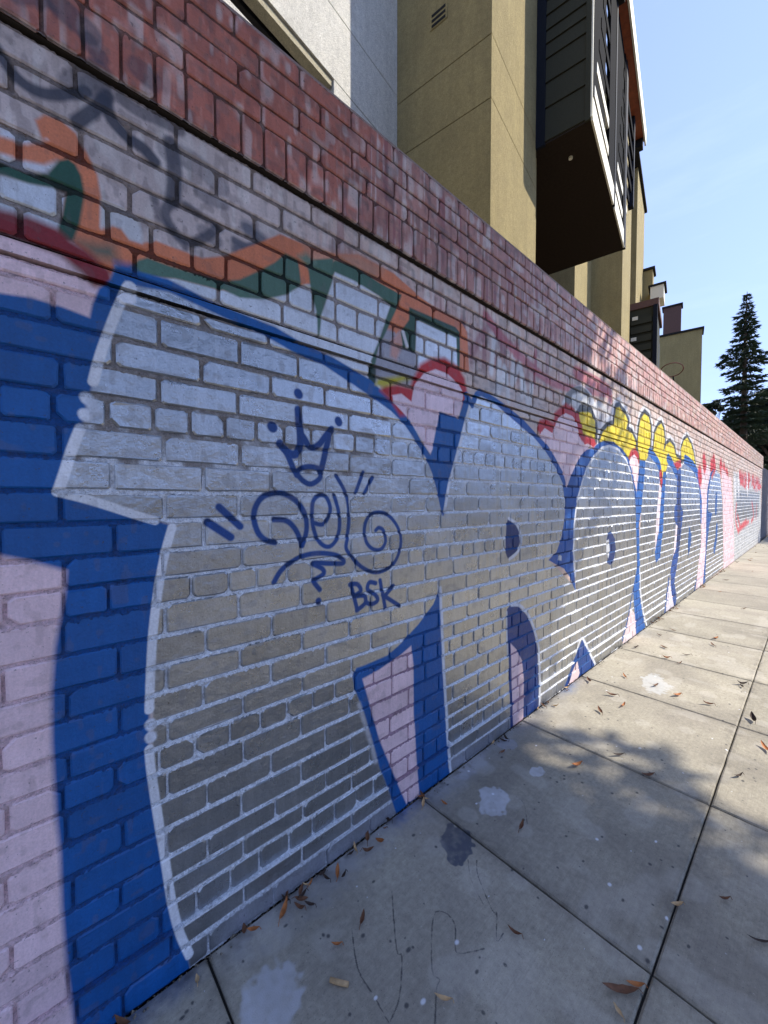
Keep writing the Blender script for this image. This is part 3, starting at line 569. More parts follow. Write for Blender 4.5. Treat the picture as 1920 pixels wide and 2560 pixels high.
for i in range(800):     # gum spots, grit stains
    x0 = GX0+.2+rr.random()**1.3*5.8; y0 = -rr.random()*2.0; r = rr.choice([.0022, .003, .0045, .006]); s_y = slice(max(int((y0-.03-GY0)/(GY1-GY0)*GH), 0), int((y0+.03-GY0)/(GY1-GY0)*GH)); s_x = slice(max(int((x0-.03-GX0)/(GX1-GX0)*GW), 0), int((x0+.03-GX0)/(GX1-GX0)*GW))
    d = np.sqrt(((gx[:, s_x]-x0)*rr.uniform(.6, 1.3))**2+(gy[s_y]-y0)**2); a = (sstep(r*1.4, r*.6, d)*.8)[..., None]
    cc = lin((226, 228, 234)) if rr.random() < .18 else lin((48, 50, 56)); sub = gcol[s_y, s_x]
    na = a+sub[..., 3:]*(1-a); sub[..., :3] = (cc*a+sub[..., :3]*sub[..., 3:]*(1-a))/np.maximum(na, 1e-5); sub[..., 3:] = na
IM_G = make_image('sidewalk_spills', gcol[..., :3]); IM_GA = make_image('sidewalk_spill_cover', np.repeat(gcol[..., 3:], 3, 2), True)
k = concrete('sidewalk_concrete', srgb((182, 174, 156)), srgb((154, 147, 132)))
broom = k.noise(1.0, 3, .6, k.stretch(6, 260, 6))
sp = k.n('ShaderNodeSeparateXYZ'); k.l(k.pos(), sp.inputs[0])
cb = k.n('ShaderNodeCombineXYZ'); k.l(k.math('DIVIDE', k.math('SUBTRACT', sp.outputs[0], GX0), GX1-GX0), cb.inputs[0]); k.l(k.math('DIVIDE', k.math('SUBTRACT', sp.outputs[1], GY0), GY1-GY0), cb.inputs[1])
src = k.b.inputs['Base Color'].links[0].from_socket
ia = k.n('ShaderNodeTexImage'); ia.image = IM_G; ia.extension = 'EXTEND'; k.l(cb.outputs[0], ia.inputs[0])
ib = k.n('ShaderNodeTexImage'); ib.image = IM_GA; ib.extension = 'CLIP'; k.l(cb.outputs[0], ib.inputs[0])
big = k.noise(.9, 6, .7); c = k.mix(k.rng(big, .5, .72, 0, .35), src, srgb((116, 108, 104)))
at = k.n('ShaderNodeAttribute', attribute_name='tint'); c = k.mix(1, c, k.rng(at.outputs['Fac'], 0, 1, .86, 1.1), 'MULTIPLY')
c = k.mix(1, c, k.rng(broom, .35, .65, .93, 1.04), 'MULTIPLY'); c = k.mix(ib.outputs[0], c, ia.outputs[0]); k.base(c)
c = k.mix(k.rng(k.noise(13, 6, .75), .58, .66, 0, .3), c, srgb((104, 100, 94))); c = k.mix(k.rng(k.noise(120, 3, .7), .66, .70, 0, .5), c, srgb((196, 190, 178))); k.base(c)
k.bump(k.math('ADD', k.math('ADD', k.noise(60, 5, .7), k.math('MULTIPLY', k.noise(260, 2, .6), .8)), k.math('MULTIPLY', broom, .8)), .45, .003)
M_SIDE = k.m
jk = concrete('joint_dirt', (.035, .03, .027), (.02, .018, .016))
b = MB(); b.box(-8, 60, -3.27, -.004, -.155, -.014)
side = b.build('sidewalk', jk.m); tag(side, kind='structure')
def set_tint(me, v):
    a = me.attributes.new('tint', 'FLOAT', 'POINT'); a.data.foreach_set('value', np.full(len(me.vertices), v, np.float32) if np.isscalar(v) else v)
xj = [-7.05, -6.1, -5.15, -4.2, -3.25, -2.4, -1.5, -.58, .372, 1.331, 2.281, 3.215, 4.10, 5.02]
while xj[-1] < 40: xj.append(xj[-1]+.93)
yj = [(-.005, -.928), (-.934, -1.86), (-1.868, -2.55), (-2.558, -3.262)]
def slab_mesh(x0, x1, y1, y0):
    e = .006; g = .004; x0 += g; x1 -= g; n = 9; V = []
    def per(xa, xb, ya, yb, z, j=0):
        out = []
        for a, bb in (((xa, ya), (xb, ya)), ((xb, ya), (xb, yb)), ((xb, yb), (xa, yb)), ((xa, yb), (xa, ya))):
            for i in range(n):
                t = i/n; out.append((a[0]+(bb[0]-a[0])*t+random.gauss(0, j), a[1]+(bb[1]-a[1])*t+random.gauss(0, j), z))
        return out
    A = per(x0, x1, y0, y1, -.10); B = per(x0, x1, y0, y1, -.0055, .0008); Cc = per(x0+e, x1-e, y0+e, y1-e, 0, .0006)
    N = 4*n; V = A+B+Cc; Fs = []
    for r in (0, N):
        for i in range(N): Fs.append((r+i, r+(i+1) % N, r+N+(i+1) % N, r+N+i))
    Fs.append(tuple(range(2*N, 3*N))); return V, Fs
far = MB()
for i in range(len(xj)-1):
    for j, (ya, yb) in enumerate(yj):
        V, Fs = slab_mesh(xj[i], xj[i+1], ya, yb)
        if xj[i] < 12 and xj[i] > -1.6 and j < 2:
            me = mesh_np('slab', V, Fs, M_SIDE); set_tint(me, random.random()); o = ob('slab', me, side)
        else: far.add(V, Fs)
me = mesh_np('far_slabs', far.V, far.F, M_SIDE); set_tint(me, .5); o = ob('far_slabs', me, side); o['kind'] = 'stuff'

# ================================================================== BRICK WALL
O_ = .036
rows_z = [-.043, .035, .112, .193, .261, .334, .42, .505, .589, .664, .736, .817, .894, .979, 1.069, 1.143, 1.219, 1.303, 1.383, 1.464, 1.546, 1.625, 1.704, 1.782, 1.868, 1.9105]
rows_z = [z+O_ for z in rows_z]
rows_top = [z+O_ for z in (1.953, 2.027, 2.112, 2.192, 2.269, 2.346, 2.418)]
rows_par = [z+O_ for z in (2.555, 2.620, 2.692, 2.764, 2.835)]
WS, WE = -.9, 18.35
wall = empty('brick_wall'); tag(wall, 'long painted brick wall covered in a silver and blue letter mural beside the sidewalk', 'wall')
PARY = -.018       # parapet stands proud by 26 mm
bricks = []        # (x0,x1,z0,z1,yface)
JN = .0038
def lay(z0, z1, phase, L, y=0.0, jit=.007, g=JN):
    x = WS - ((WS-phase) % L) ; edges = []
    while x < WE+L: edges.append(x+random.uniform(-jit, jit)); x += L
    for a, bb in zip(edges, edges[1:]):
        a2, b2 = max(a, WS), min(bb, WE)
        if b2-a2 < .03: continue
        bricks.append((a2+g, b2-g, z0+g, z1-g, y))
A0 = .49; B0 = .5965
for i in range(len(rows_z)-1):
    z0, z1 = rows_z[i], rows_z[i+1]; raw = (z0+z1)/2-O_; gg = .0038 if raw < 1.2 else .005
    hd = any(abs(raw-h) < .03 for h in (1.106, .625, .153, 1.585))
    if hd: lay(z0, z1, .449, .1005, jit=.006, g=gg)
    else: lay(z0, z1, A0 if (i % 2 == 1) else B0, .219, g=gg)
for i in range(len(rows_top)-1):
    z0, z1 = rows_top[i], rows_top[i+1]
    if i == 1: lay(z0, z1, .36, .1005, g=.0055)
    else: lay(z0, z1, A0+.05 if i % 2 else B0+.05, .219, g=.0055)
lay(2.418+O_+.006, 2.555+O_, .344*1.224, .0772, y=PARY, jit=.004)      # header-on-edge course
for i in range(len(rows_par)-1): lay(rows_par[i], rows_par[i+1], A0 if i % 2 else B0-.03, .219, y=PARY)
# brick shapes: outline with knocked corners, slightly cushioned face
def brick_mesh(w, h, seed, dep=.016):
    r = random.Random(seed); c = .0065; j = lambda s: r.uniform(-s, s)
    cs = [max(.003, c+j(.004)) for _ in range(4)]
    if r.random() < .3: cs[r.randrange(4)] = r.uniform(.010, .022)
    P = [(-w/2, -h/2+cs[0]), (-w/2+cs[0], -h/2), (j(w*.2), -h/2+j(.0015)), (w/2-cs[1], -h/2), (w/2, -h/2+cs[1]), (w/2, h/2-cs[2]), (w/2-cs[2], h/2), (j(w*.2), h/2+j(.0015)), (-w/2+cs[3], h/2), (-w/2, h/2-cs[3])]
    P = [(x+j(.0010), z+j(.0010)) for x, z in P]; n = len(P); e = .0042
    V = [(x, dep, z) for x, z in P] + [(x, .0035+j(.0007), z) for x, z in P] + [(x*(1-2*e/w), j(.0008), z*(1-2*e/h)) for x, z in P]
    Fs = []
    for q in (0, n):
        for i in range(n): Fs.append((q+i, q+(i+1) % n, q+n+(i+1) % n, q+n+i))
    Fs.append(tuple(range(2*n, 3*n)))
    return V, Fs
def pxsize(bk):
    x0, x1, z0, z1, y = bk
    pts = []
    for x in (x0, x1):
        for z in (z0, z1):
            d = Vector((x, y, z))-CAM; f = d.dot(FWD)
            if f < .05: return 0
            pts.append((960+FOC*d.dot(RIGHT)/f, 1280-FOC*d.dot(UP)/f))
    cx = sum(p[0] for p in pts)/4; cy = sum(p[1] for p in pts)/4
    if cx < -90 or cy < -60 or cy > 2620: return 0
    (ax, ay), (bx, by), (cx_, cy_), (dx, dy) = pts
    return abs((dx-ax)*(cy_-by)-(cx_-bx)*(dy-ay))/2
bricks.sort(key=pxsize, reverse=True)
CAT = {}
def proto(w, h):
    key = (round(w/.006), round(h/.004), random.randrange(3))
    if key not in CAT:
        V, Fs = brick_mesh(w, h, str(key)); me = mesh_np('brick', V, Fs, M_BRICK); set_tint(me, random.random()); CAT[key] = (me, w, h)
    return CAT[key]
for bk in bricks[:300]:
    x0, x1, z0, z1, y = bk; me, w, h = proto(x1-x0, z1-z0)
    o = ob('brick', me, wall, ((x0+x1)/2, y+random.gauss(0, .0009), (z0+z1)/2)); o.scale = ((x1-x0)/w, 1, (z1-z0)/h)
    o.rotation_euler = (random.gauss(0, .006), random.gauss(0, .004), random.gauss(0, .004))
VV = []; FF = []; TT = []
for i, bk in enumerate(bricks[300:]):
    x0, x1, z0, z1, y = bk; V, Fs = brick_mesh(x1-x0, z1-z0, i); cx, cz = (x0+x1)/2, (z0+z1)/2; yo = y+random.gauss(0, .001); n = len(VV)
    VV += [(cx+a, yo+bq, cz+cq) for a, bq, cq in V]; FF += [tuple(q+n for q in f) for f in Fs]; TT += [random.random()]*len(V)
me = mesh_np('far_bricks', VV, FF, M_BRICK); set_tint(me, np.array(TT, np.float32)); o = ob('far_bricks', me, wall); o['kind'] = 'stuff'

# mortar bed: one relief sheet, dense in the joints, per zone
def sheet(name, zs, ysheet, rec, sj=(), groove=(), amp=.0022):
    xs = list(np.arange(WS, 2.2, .006))+list(np.arange(2.2, 5, .014))+list(np.arange(5, WE, .05))+[WE]
    z = set()
    for q in zs:
        for d in (-.0065, -.003, .0005, .004, .0075): z.add(round(q+d, 4))
    for a, bb in zip(zs, zs[1:]): z |= {round(a+(bb-a)*t, 4) for t in (.3, .5, .7)}
    z = sorted(v for v in z if zs[0]-.0001 <= v <= zs[-1]+.0001); nx, nz = len(xs), len(z)
    X, Zg = np.meshgrid(xs, z); rg = np.random.default_rng(3)
    jr = np.min(np.abs(Zg[..., None]-np.array(zs)[None, None, :]), -1); sg = Zg-np.array(zs)[np.argmin(np.abs(Zg[..., None]-np.array(zs)), -1)]
    nz1 = rg.normal(0, 1, X.shape); lo = vnoise(nz, nx, max(nx//14, 2), max(nz//4, 2), rg)-.5
    Yg = ysheet+rec+nz1*amp*.55+lo*.0026+np.where(jr < .008, sg*.35, .0045)
    V = np.stack([X+rg.normal(0, .0007, X.shape), Yg, Zg+rg.normal(0, .0006, X.shape)], -1).reshape(-1, 3)
    idx = np.arange(nx*nz).reshape(nz, nx); Fq = np.stack([idx[:-1, :-1], idx[:-1, 1:], idx[1:, 1:], idx[1:, :-1]], -1).reshape(-1, 4)
    me = bpy.data.meshes.new(name); me.vertices.add(len(V)); me.vertices.foreach_set('co', V.astype(np.float32).ravel())
    me.loops.add(len(Fq)*4); me.loops.foreach_set('vertex_index', Fq.astype(np.int32).ravel()); me.polygons.add(len(Fq))
    me.polygons.foreach_set('loop_start', np.arange(len(Fq), dtype=np.int32)*4); me.update(calc_edges=True); me.validate(); me.materials.append(M_MORTAR)
    return ob(name, me, wall)
sheet('mortar', rows_z, 0, .0036); sheet('mortar', rows_top, 0, .0034)
sheet('mortar', [2.418+O_+.006]+rows_par, PARY, .0045)
# solid core (dark grooves above/below the band, crack under the header course)
MASK = plain('raw_core', (48, 40, 36), .95)
b = MB(); b.box(WS, WE, .030, .215, -.06, 2.868)
b.build('wall_core', MASK, wall)
k2 = M_BRICK
def strip(name, z0, z1, y):
    b = MB(); b.box(WS+.001, WE-.001, y, .03, z0, z1)
    o = b.build(name, M_BRICK, wall); set_tint(o.data, .5); return o
strip('steel_band', 1.9165+O_, 1.9465+O_, -.003)
b = MB(); b.box(WS+.001, WE-.001, -.011, .03, .1085+O_, .1155+O_); b.build('drip_ledge', M_MORTAR, wall)
b = MB(); b.box(WS+.002, WE-.002, PARY+.012, .24, 2.418+O_+.008, 2.868); b.build('parapet_core', MASK, wall)
cap = plain('cap_mortar', (150, 132, 124), .9, var=.2)
b = MB(); b.box(WS, WE, PARY+.004, .23, 2.866, 2.878); b.build('coping', cap, wall)
# end pier and the grey wall that follows it
gs = stucco('grey_block', (138, 132, 134))
b = MB(); b.box(WE+.02, 34, .10, .3, -.1, 2.62); w2 = b.build('grey_block_wall', gs); tag(w2, 'plain grey rendered wall continuing beyond the far end of the brick mural', 'wall')

# ================================================================== BUILDINGS BEHIND THE WALL
TH = math.radians(10.1); Rv = Vector((math.cos(TH), math.sin(TH))); Lv = Vector((-math.sin(TH), math.cos(TH))); C2 = Vector((CAM.x, CAM.y))
def isect(px, p0, d):        # where the heading of photo column px meets the ground line p0 + d*t ; returns t, point
    a = az(px); det = a.x*(-d.y)+a.y*d.x; q = p0-C2; t = (a.x*q.y-a.y*q.x)/det if abs(det) > 1e-9 else 0
    return t, p0+d*t
def zat(px, py, p):          # height of photo row py above ground point p seen in column px
    r = ray(px, py); return CAM.z + r.z*((p-C2).length/math.hypot(r.x, r.y))
TAN = stucco('tan_stucco', (174, 156, 106)); WHT = stucco('white_stucco', (236, 232, 222), .03)
DARK = plain('dark_siding', (62, 62, 52), .8, sc=60, spec=.12); POST = plain('dark_steel', (24, 28, 38), .7, spec=.15); SLAT = plain('black_slats', (18, 18, 20), .9, spec=.05); SOFF = plain('brown_soffit', (50, 41, 34), .9, spec=.1)
CREAM = plain('cream_trim', (226, 220, 200), .6, var=.05); RUST = plain('redwood', (150, 76, 44), .55, var=.3, sc=9); GLASS = plain('dark_glass', (20, 20, 26), .08); ROOF = plain('roof_flashing', (44, 42, 40), .8, spec=.1); BRN = plain('brown_shingle', (98, 70, 60), .8)
Bp = C2 + az(1330)*7.5
def PP(t, d=0.0, o=Bp): p = o + Rv*t + Lv*d; return (p.x, p.y)    # t along the street front, d deeper
def slabq(mb, t0, t1, d0, d1, z0, z1, o=Bp): mb.prism([PP(t0, d0, o), PP(t1, d0, o), PP(t1, d1, o), PP(t0, d1, o)], z0, z1)
tC, C1 = isect(1220, Bp, Rv)                     # near corner of the tan block
dIn, CI = isect(992, C1, Lv)                     # inner corner where it meets the white building
zj1 = zat(1219, 85, C1); zj2 = zat(1219, 245, C1); TOP = 13.5; G_ = .014
tan = empty('tan_building', (*PP(tC, 1.0), 0)); tag(tan, 'tall olive tan stucco apartment block holding the big dark slatted balcony', 'building')
def part(mb, name, m, root, **kw):
    o = mb.build(name, m, None, **kw); o.parent = root; o.matrix_parent_inverse = Matrix.Translation(-Vector(root.location)); return o
print('BLD', tC, C1, dIn, CI, zj1, zj2)
# stucco panels between control joints, on the front and on the side
b = MB(); slabq(b, tC+.03, 0-.0, .03, dIn+3.0, -.16, TOP-.05); part(b, 'wall_core', MASK, tan)
for z0, z1 in ((-.16, zj2), (zj2, zj1), (zj1, TOP)):
    b = MB(); slabq(b, tC, 0, 0, .028, z0+G_/2, z1-G_/2); part(b, 'stucco_panel', TAN, tan)
    b = MB(); slabq(b, tC, tC+.028, .029, dIn+3.0, z0+G_/2, z1-G_/2); part(b, 'stucco_panel', TAN, tan)
# vent in the side wall
pa = isect(1076, C1, Lv)[0]; pb = isect(1109, C1, Lv)[0]; Pa = C1+Lv*pa; 
zt = zat(1109, 12, C1+Lv*pb); zb = zat(1076, 74, C1+Lv*pa)
vf = MB(); slabq(vf, tC-.012, tC-.001, pb-.03, pa+.03, zb-.02, zt+.02); vent = part(vf, 'vent', TAN, tan)
VD = plain('vent_dark', (14, 13, 12), .9)
hh = (zt-zb)/5
for i in range(3):
    s = MB(); slabq(s, tC-.018, tC-.0125, pb, pa, zb+hh*(2*i), zb+hh*(2*i+1)); s.build('slot', VD, vent)
# white building
white = empty('white_building', (CI.x, CI.y, 0)); tag(white, 'white stucco building with a recessed dark window, left of the tan block', 'building')
def WPP(t, d=0.0): p = CI+Rv*t+Lv*d; return (p.x, p.y)
def wbox(mb, t0, t1, d0, d1, z0, z1): mb.prism([WPP(t0, d0), WPP(t1, d0), WPP(t1, d1), WPP(t0, d1)], z0, z1)
tj = isect(839, CI, Rv)[0]; tl = -14
zw1 = zat(902, 112, CI+Rv*isect(902, CI, Rv)[0]); zw2 = zat(904, 278, CI+Rv*isect(904, CI, Rv)[0])
zlint = zat(839, 210, CI+Rv*tj); zsill = zat(817, 231, CI+Rv*isect(817, CI, Rv)[0])-.95
zsill = zat(700, 129, CI+Rv*isect(700, CI, Rv)[0])
zsill = min(zsill, zlint-.35)
print('W', tj, zw1, zw2, zlint, zsill)
D0 = .16
for (t0, t1, z0, z1) in ((tj, -.002, -.16, zw2), (tl, -.002, zw2, zw1), (tl, -.002, zw1, TOP), (tl, tj-.014, -.16, zsill)):
    b = MB(); wbox(b, t0, t1, 0, D0, z0+G_/2, z1-G_/2); part(b, 'stucco_panel', WHT, white)
b = MB(); wbox(b, tl+.05, -.03, D0+.10, D0+.5, -.16, TOP-.05); part(b, 'wall_core', MASK, white)
b = MB(); wbox(b, tl+.02, tj-.012, D0+.02, D0+.04, zsill-.1, zw2); part(b, 'window', GLASS, white)
RV = stucco('reveal_stucco', (206, 196, 168), .04)
b = MB(); wbox(b, tl, tj-.016, .03, D0-.002, zw2-.09, zw2-.001); part(b, 'lintel', RV, white)
# balcony
mO = isect(1465, Bp, Lv*-1); bd = mO[0]; Oc = mO[1]
zfl = zat(1465, 303, Oc); tE = isect(1549, Oc, Rv)[0]; tM = isect(1522, Oc, Rv)[0]
def bal(mb, t0, t1, d0, d1, z0, z1): mb.prism([PP(t0, -d0), PP(t1, -d0), PP(t1, -d1), PP(t0, -d1)], z0, z1)   # d outward from the front plane
balc = empty('balcony', (*PP(0, 0), zfl)); balc.parent = tan; balc.matrix_parent_inverse = Matrix.Translation(-Vector(tan.location))
def bpart(mb, name, m, **kw):
    o = mb.build(name, m, None, **kw); o.parent = balc; o.matrix_parent_inverse = Matrix.Translation(-Vector(balc.location)) ; return o
balc.matrix_parent_inverse = Matrix.Translation(-Vector(tan.location))
b = MB(); bal(b, 0.015, tE, -3.0, bd-.02, zfl, zfl+.10); bpart(b, 'soffit', SOFF)
for i, (a, c) in enumerate(((0, tM-.12), (tM+.02, tE-.10))):
    b = MB(); bal(b, a+.01, c, bd-.018, bd+.012, zfl-.01, zfl+.34); bpart(b, 'fascia', CREAM)
    b = MB(); bal(b, a+.05, a+1.2, bd-.05, bd-.008, zfl+.36, zfl+4.25); bpart(b, 'end_panel', SLAT)
    b = MB(); bal(b, c-(.7 if i == 0 else .35), c, bd-.05, bd+.010, zfl+.36, zfl+4.25); bpart(b, 'end_panel', SLAT)
    q = 0; z = zfl+.50
    while z < zfl+4.1:
        b = MB(); bal(b, a+min(.18+.17*q, 1.1), c+(0 if i == 0 else min(1.6, .42*q)), bd-.03, bd+.004, z, z+.17); bpart(b, 'slat', CREAM if q < 2 else SLAT); z += .52; q += 1
for a, c in ((tM-.12, tM), (tE-.25, tE+.05), (tE+1.45, tE+1.62)):
    b = MB(); bal(b, a, c, bd-.11, bd+.02, zfl+(1.9 if a > tE+1 else .02), zfl+4.28); bpart(b, 'post', POST)
zr = zfl+4.3
for a, c in ((0, tM-.05), (tM+.1, 6.7)):
    b = MB(); bal(b, a, c, bd-.15, bd+.15, zr, zr+.35); bpart(b, 'roof_beam', RUST)
for a in (tM-.2, 6.5):
    b = MB(); bal(b, a, a+.22, bd-.12, bd+.13, zr-.22, zr-.002); bpart(b, 'bracket', VD)
b = MB(); bal(b, -.05, 6.85, bd+.152, bd+.19, zr-.03, zr+.42); bpart(b, 'roof_edge', CREAM)
# near side of the balcony: lap siding between corner boards
b = MB(); bal(b, -.035, .02, .0, .15, zfl-.03, zfl+6); bpart(b, 'corner_board', POST)
b = MB(); bal(b, -.03, .02, bd-.10, bd-.02, zfl+.0, zfl+6); bpart(b, 'corner_board', DARK)
b = MB(); bal(b, -.034, -.005, bd-.019, bd+.005, zfl+.02, zfl+6); bpart(b, 'trim_strip', CREAM)
z = zfl+.01
for hgt in (.56, .42, .40, .25, .22, .25, .25, .3, .3, .3, .3, .3, .3, .3):
    V = []
    for d in (.151, bd-.101): V += [(*PP(-.022, -d), z+.02), (*PP(.004, -d), z+.02), (*PP(.004, -d), z+hgt), (*PP(-.004, -d), z+hgt)]
    b = MB(); b.add(V, [(0, 1, 2, 3), (4, 5, 6, 7), (0, 1, 5, 4), (1, 2, 6, 5), (2, 3, 7, 6), (3, 0, 4, 7)]); bpart(b, 'siding_board', DARK); z += hgt
b = MB(); bal(b, .006, .02, .05, bd-.03, zfl, zfl+6); bpart(b, 'backing', MASK)
for px, py in ((1413, 396),):
    t0 = isect(px, Oc-Rv*0+Lv*(bd*.45), Rv)[0]
    b = MB(); p = Vector(PP(.55, -bd*.5)); b.tube([(p.x, p.y, zfl-.03), (p.x, p.y, zfl+.005)], .035, 10); bpart(b, 'downlight', CREAM)
# rear blocks under and beyond the balcony
tC3, C3 = isect(1545, Bp, Rv)
tR = isect(1565, Bp, Rv)[0]; tR2 = isect(1579, Bp, Rv)[0]; tR3 = isect(1597, Bp, Rv)[0]
dd = isect(1470, C3, Lv)[0]; zroof2 = zat(1592, 505, Bp+Rv*isect(1592, Bp, Rv)[0])
print('MID', tC3, C3, tR, tR2, tR3, dd, zroof2)
mid = empty('middle_tan_building', (*PP(tC3, 1), 0)); tag(mid, 'olive tan stucco block with bright narrow front, behind and below the big balcony', 'building')
b = MB(); slabq(b, tC3, tR, 0, dd+.5, -.16, zroof2); part(b, 'stucco_panel', TAN, mid)
b = MB(); slabq(b, tR-.01, tR2+.01, 1.2, dd+.5, -.16, zroof2-.02); part(b, 'window_recess', MASK, mid)
b = MB(); slabq(b, tR2, tR3, 0, dd+.5, -.16, zroof2); part(b, 'stucco_panel', TAN, mid)
b = MB(); slabq(b, tC3-.1, tR3+.12, -.12, dd+.6, zroof2+.001, zroof2+.14); part(b, 'roof_edge', ROOF, mid)
# recessed wing between: lit strip and opening under the balcony
b = MB(); slabq(b, 8.27, tC3-.002, dd+.02, dd+1.4, -.16, zfl+8); part(b, 'recessed_wall', TAN, mid)
b = MB(); slabq(b, .012, 8.25, 2.45, 2.6, -.16, zfl+8); part(b, 'shade_dark_wall', SOFF, mid)  # back wall given the dark soffit colour for the shade in the recess
b = MB(); slabq(b, .13, .2, .05, 2.44, -.16, zfl-.01); part(b, 'return_wall', TAN, mid)
# far cluster, each with its own distance
def farbox(name, label, m, pxl, pxr, ytop, dist, dpt, cat='building', cap_m=ROOF, lit=None, zbot=-.16, capup=.13):
    p0 = C2+az(pxr)*dist; dl = isect(pxl, p0, Lv)[0]; z1 = zat(pxr, ytop, p0)
    root = empty(name, (p0.x, p0.y, 0)); tag(root, label, cat)
    def q(t, d): p = p0+Rv*t+Lv*d; return (p.x, p.y)
    b = MB(); b.prism([q(0, 0), q(dpt, 0), q(dpt, dl), q(0, dl)], zbot, z1); part(b, 'wall', m, root)
    b = MB(); b.prism([q(-.08, -.1), q(dpt+.1, -.1), q(dpt+.1, dl+.1), q(-.08, dl+.1)], z1+.002, z1+capup); part(b, 'roof_edge', cap_m, root)
    return root, p0, dl, z1, q
farbox('tan_block', 'small flat roofed tan block rising above the far dark balcony', TAN, 1590, 1620, 676, 27, .9, cap_m=ROOF)
farbox('tan_building', 'farthest plain tan stucco building at the right, nearest the conifer', TAN, 1640, 1745, 824, 34, 1.2)
farbox('chimney', 'square brown shingled chimney stack between the far balcony and the last tan building', BRN, 1648, 1692, 764, 39, .8, cat='chimney')
r_, p0, dl, z1, q = farbox('slatted_balcony', 'far dark brown slatted balcony tower standing above the wall', DARK, 1560, 1630, 765, 22, 3.0, cat='balcony', cap_m=BRN, capup=.30, zbot=3.0)
for i in range(16):
    b = MB(); zz = 3.4+(z1-3.7)*i/16; b.prism([q(-.10, .15), q(-.02, .15), q(-.02, dl-.15), q(-.10, dl-.15)], zz, zz+(z1-3.7)/16*.66); part(b, 'slat', DARK, r_)
for d_ in (-.06, dl-.1):
    b = MB(); b.prism([q(-.14, d_), q(.02, d_), q(.02, d_+.16), q(-.14, d_+.16)], 3, z1); part(b, 'post', POST, r_)
for i, (fx, fz) in enumerate(((.62, .93), (.66, .80), (.66, .72), (.40, .50))):
    b = MB(); zz = 3+(z1-3)*fz; b.prism([q(-.13, dl*fx), q(-.105, dl*fx), q(-.105, dl*fx+.22), q(-.13, dl*fx+.22)], zz, zz+.16); part(b, 'light_gap_patch', CREAM, r_)  # cream plates stand for light showing through small gaps in the slats
# eave piece
pe = C2+az(1634)*26; ze = zat(1634, 716, pe)
b = MB()
def qe(t, d): p = pe+Rv*t+Lv*d; return (p.x, p.y)
b.prism([qe(0, -.25), qe(1.2, -.25), qe(1.2, .35), qe(0, .35)], ze-.7, ze); rt = b.build('roof_hatch', CREAM); tag(rt, 'small pale roof box sitting over the top of the far balcony', 'roof box')
b = MB(); b.prism([qe(-.06, -.35), qe(1.3, -.35), qe(1.3, .45), qe(-.06, .45)], ze+.001, ze+.1); o = b.build('lid', ROOF, rt)
# basketball hoop
ph = C2+az(1672)*12.5; zh = zat(1672, 926, ph)
hoop = empty('basketball_hoop', (ph.x, ph.y, zh)); tag(hoop, 'thin rusty basketball rim showing over the top of the wall', 'basketball hoop')
b = MB(); rr_ = .235; b.tube([(rr_*math.cos(a*math.pi/16), rr_*math.sin(a*math.pi/16), 0) for a in range(33)], .012, 6, caps=False); b.build('rim', plain('rim_rust', (120, 62, 48), .6), hoop)
b = MB(); b.tube([(rr_, .02, 0), (rr_+.12, .03, -.05), (rr_+.2, .05, -.3)], .016, 6); b.build('bracket', POST, hoop)
hoop.rotation_mode = 'QUATERNION'; vw = Vector((az(1672).x, az(1672).y, 0)); from mathutils import Quaternion
hoop.rotation_quaternion = Quaternion(vw.cross(Vector((0, 0, 1))), math.radians(-30))

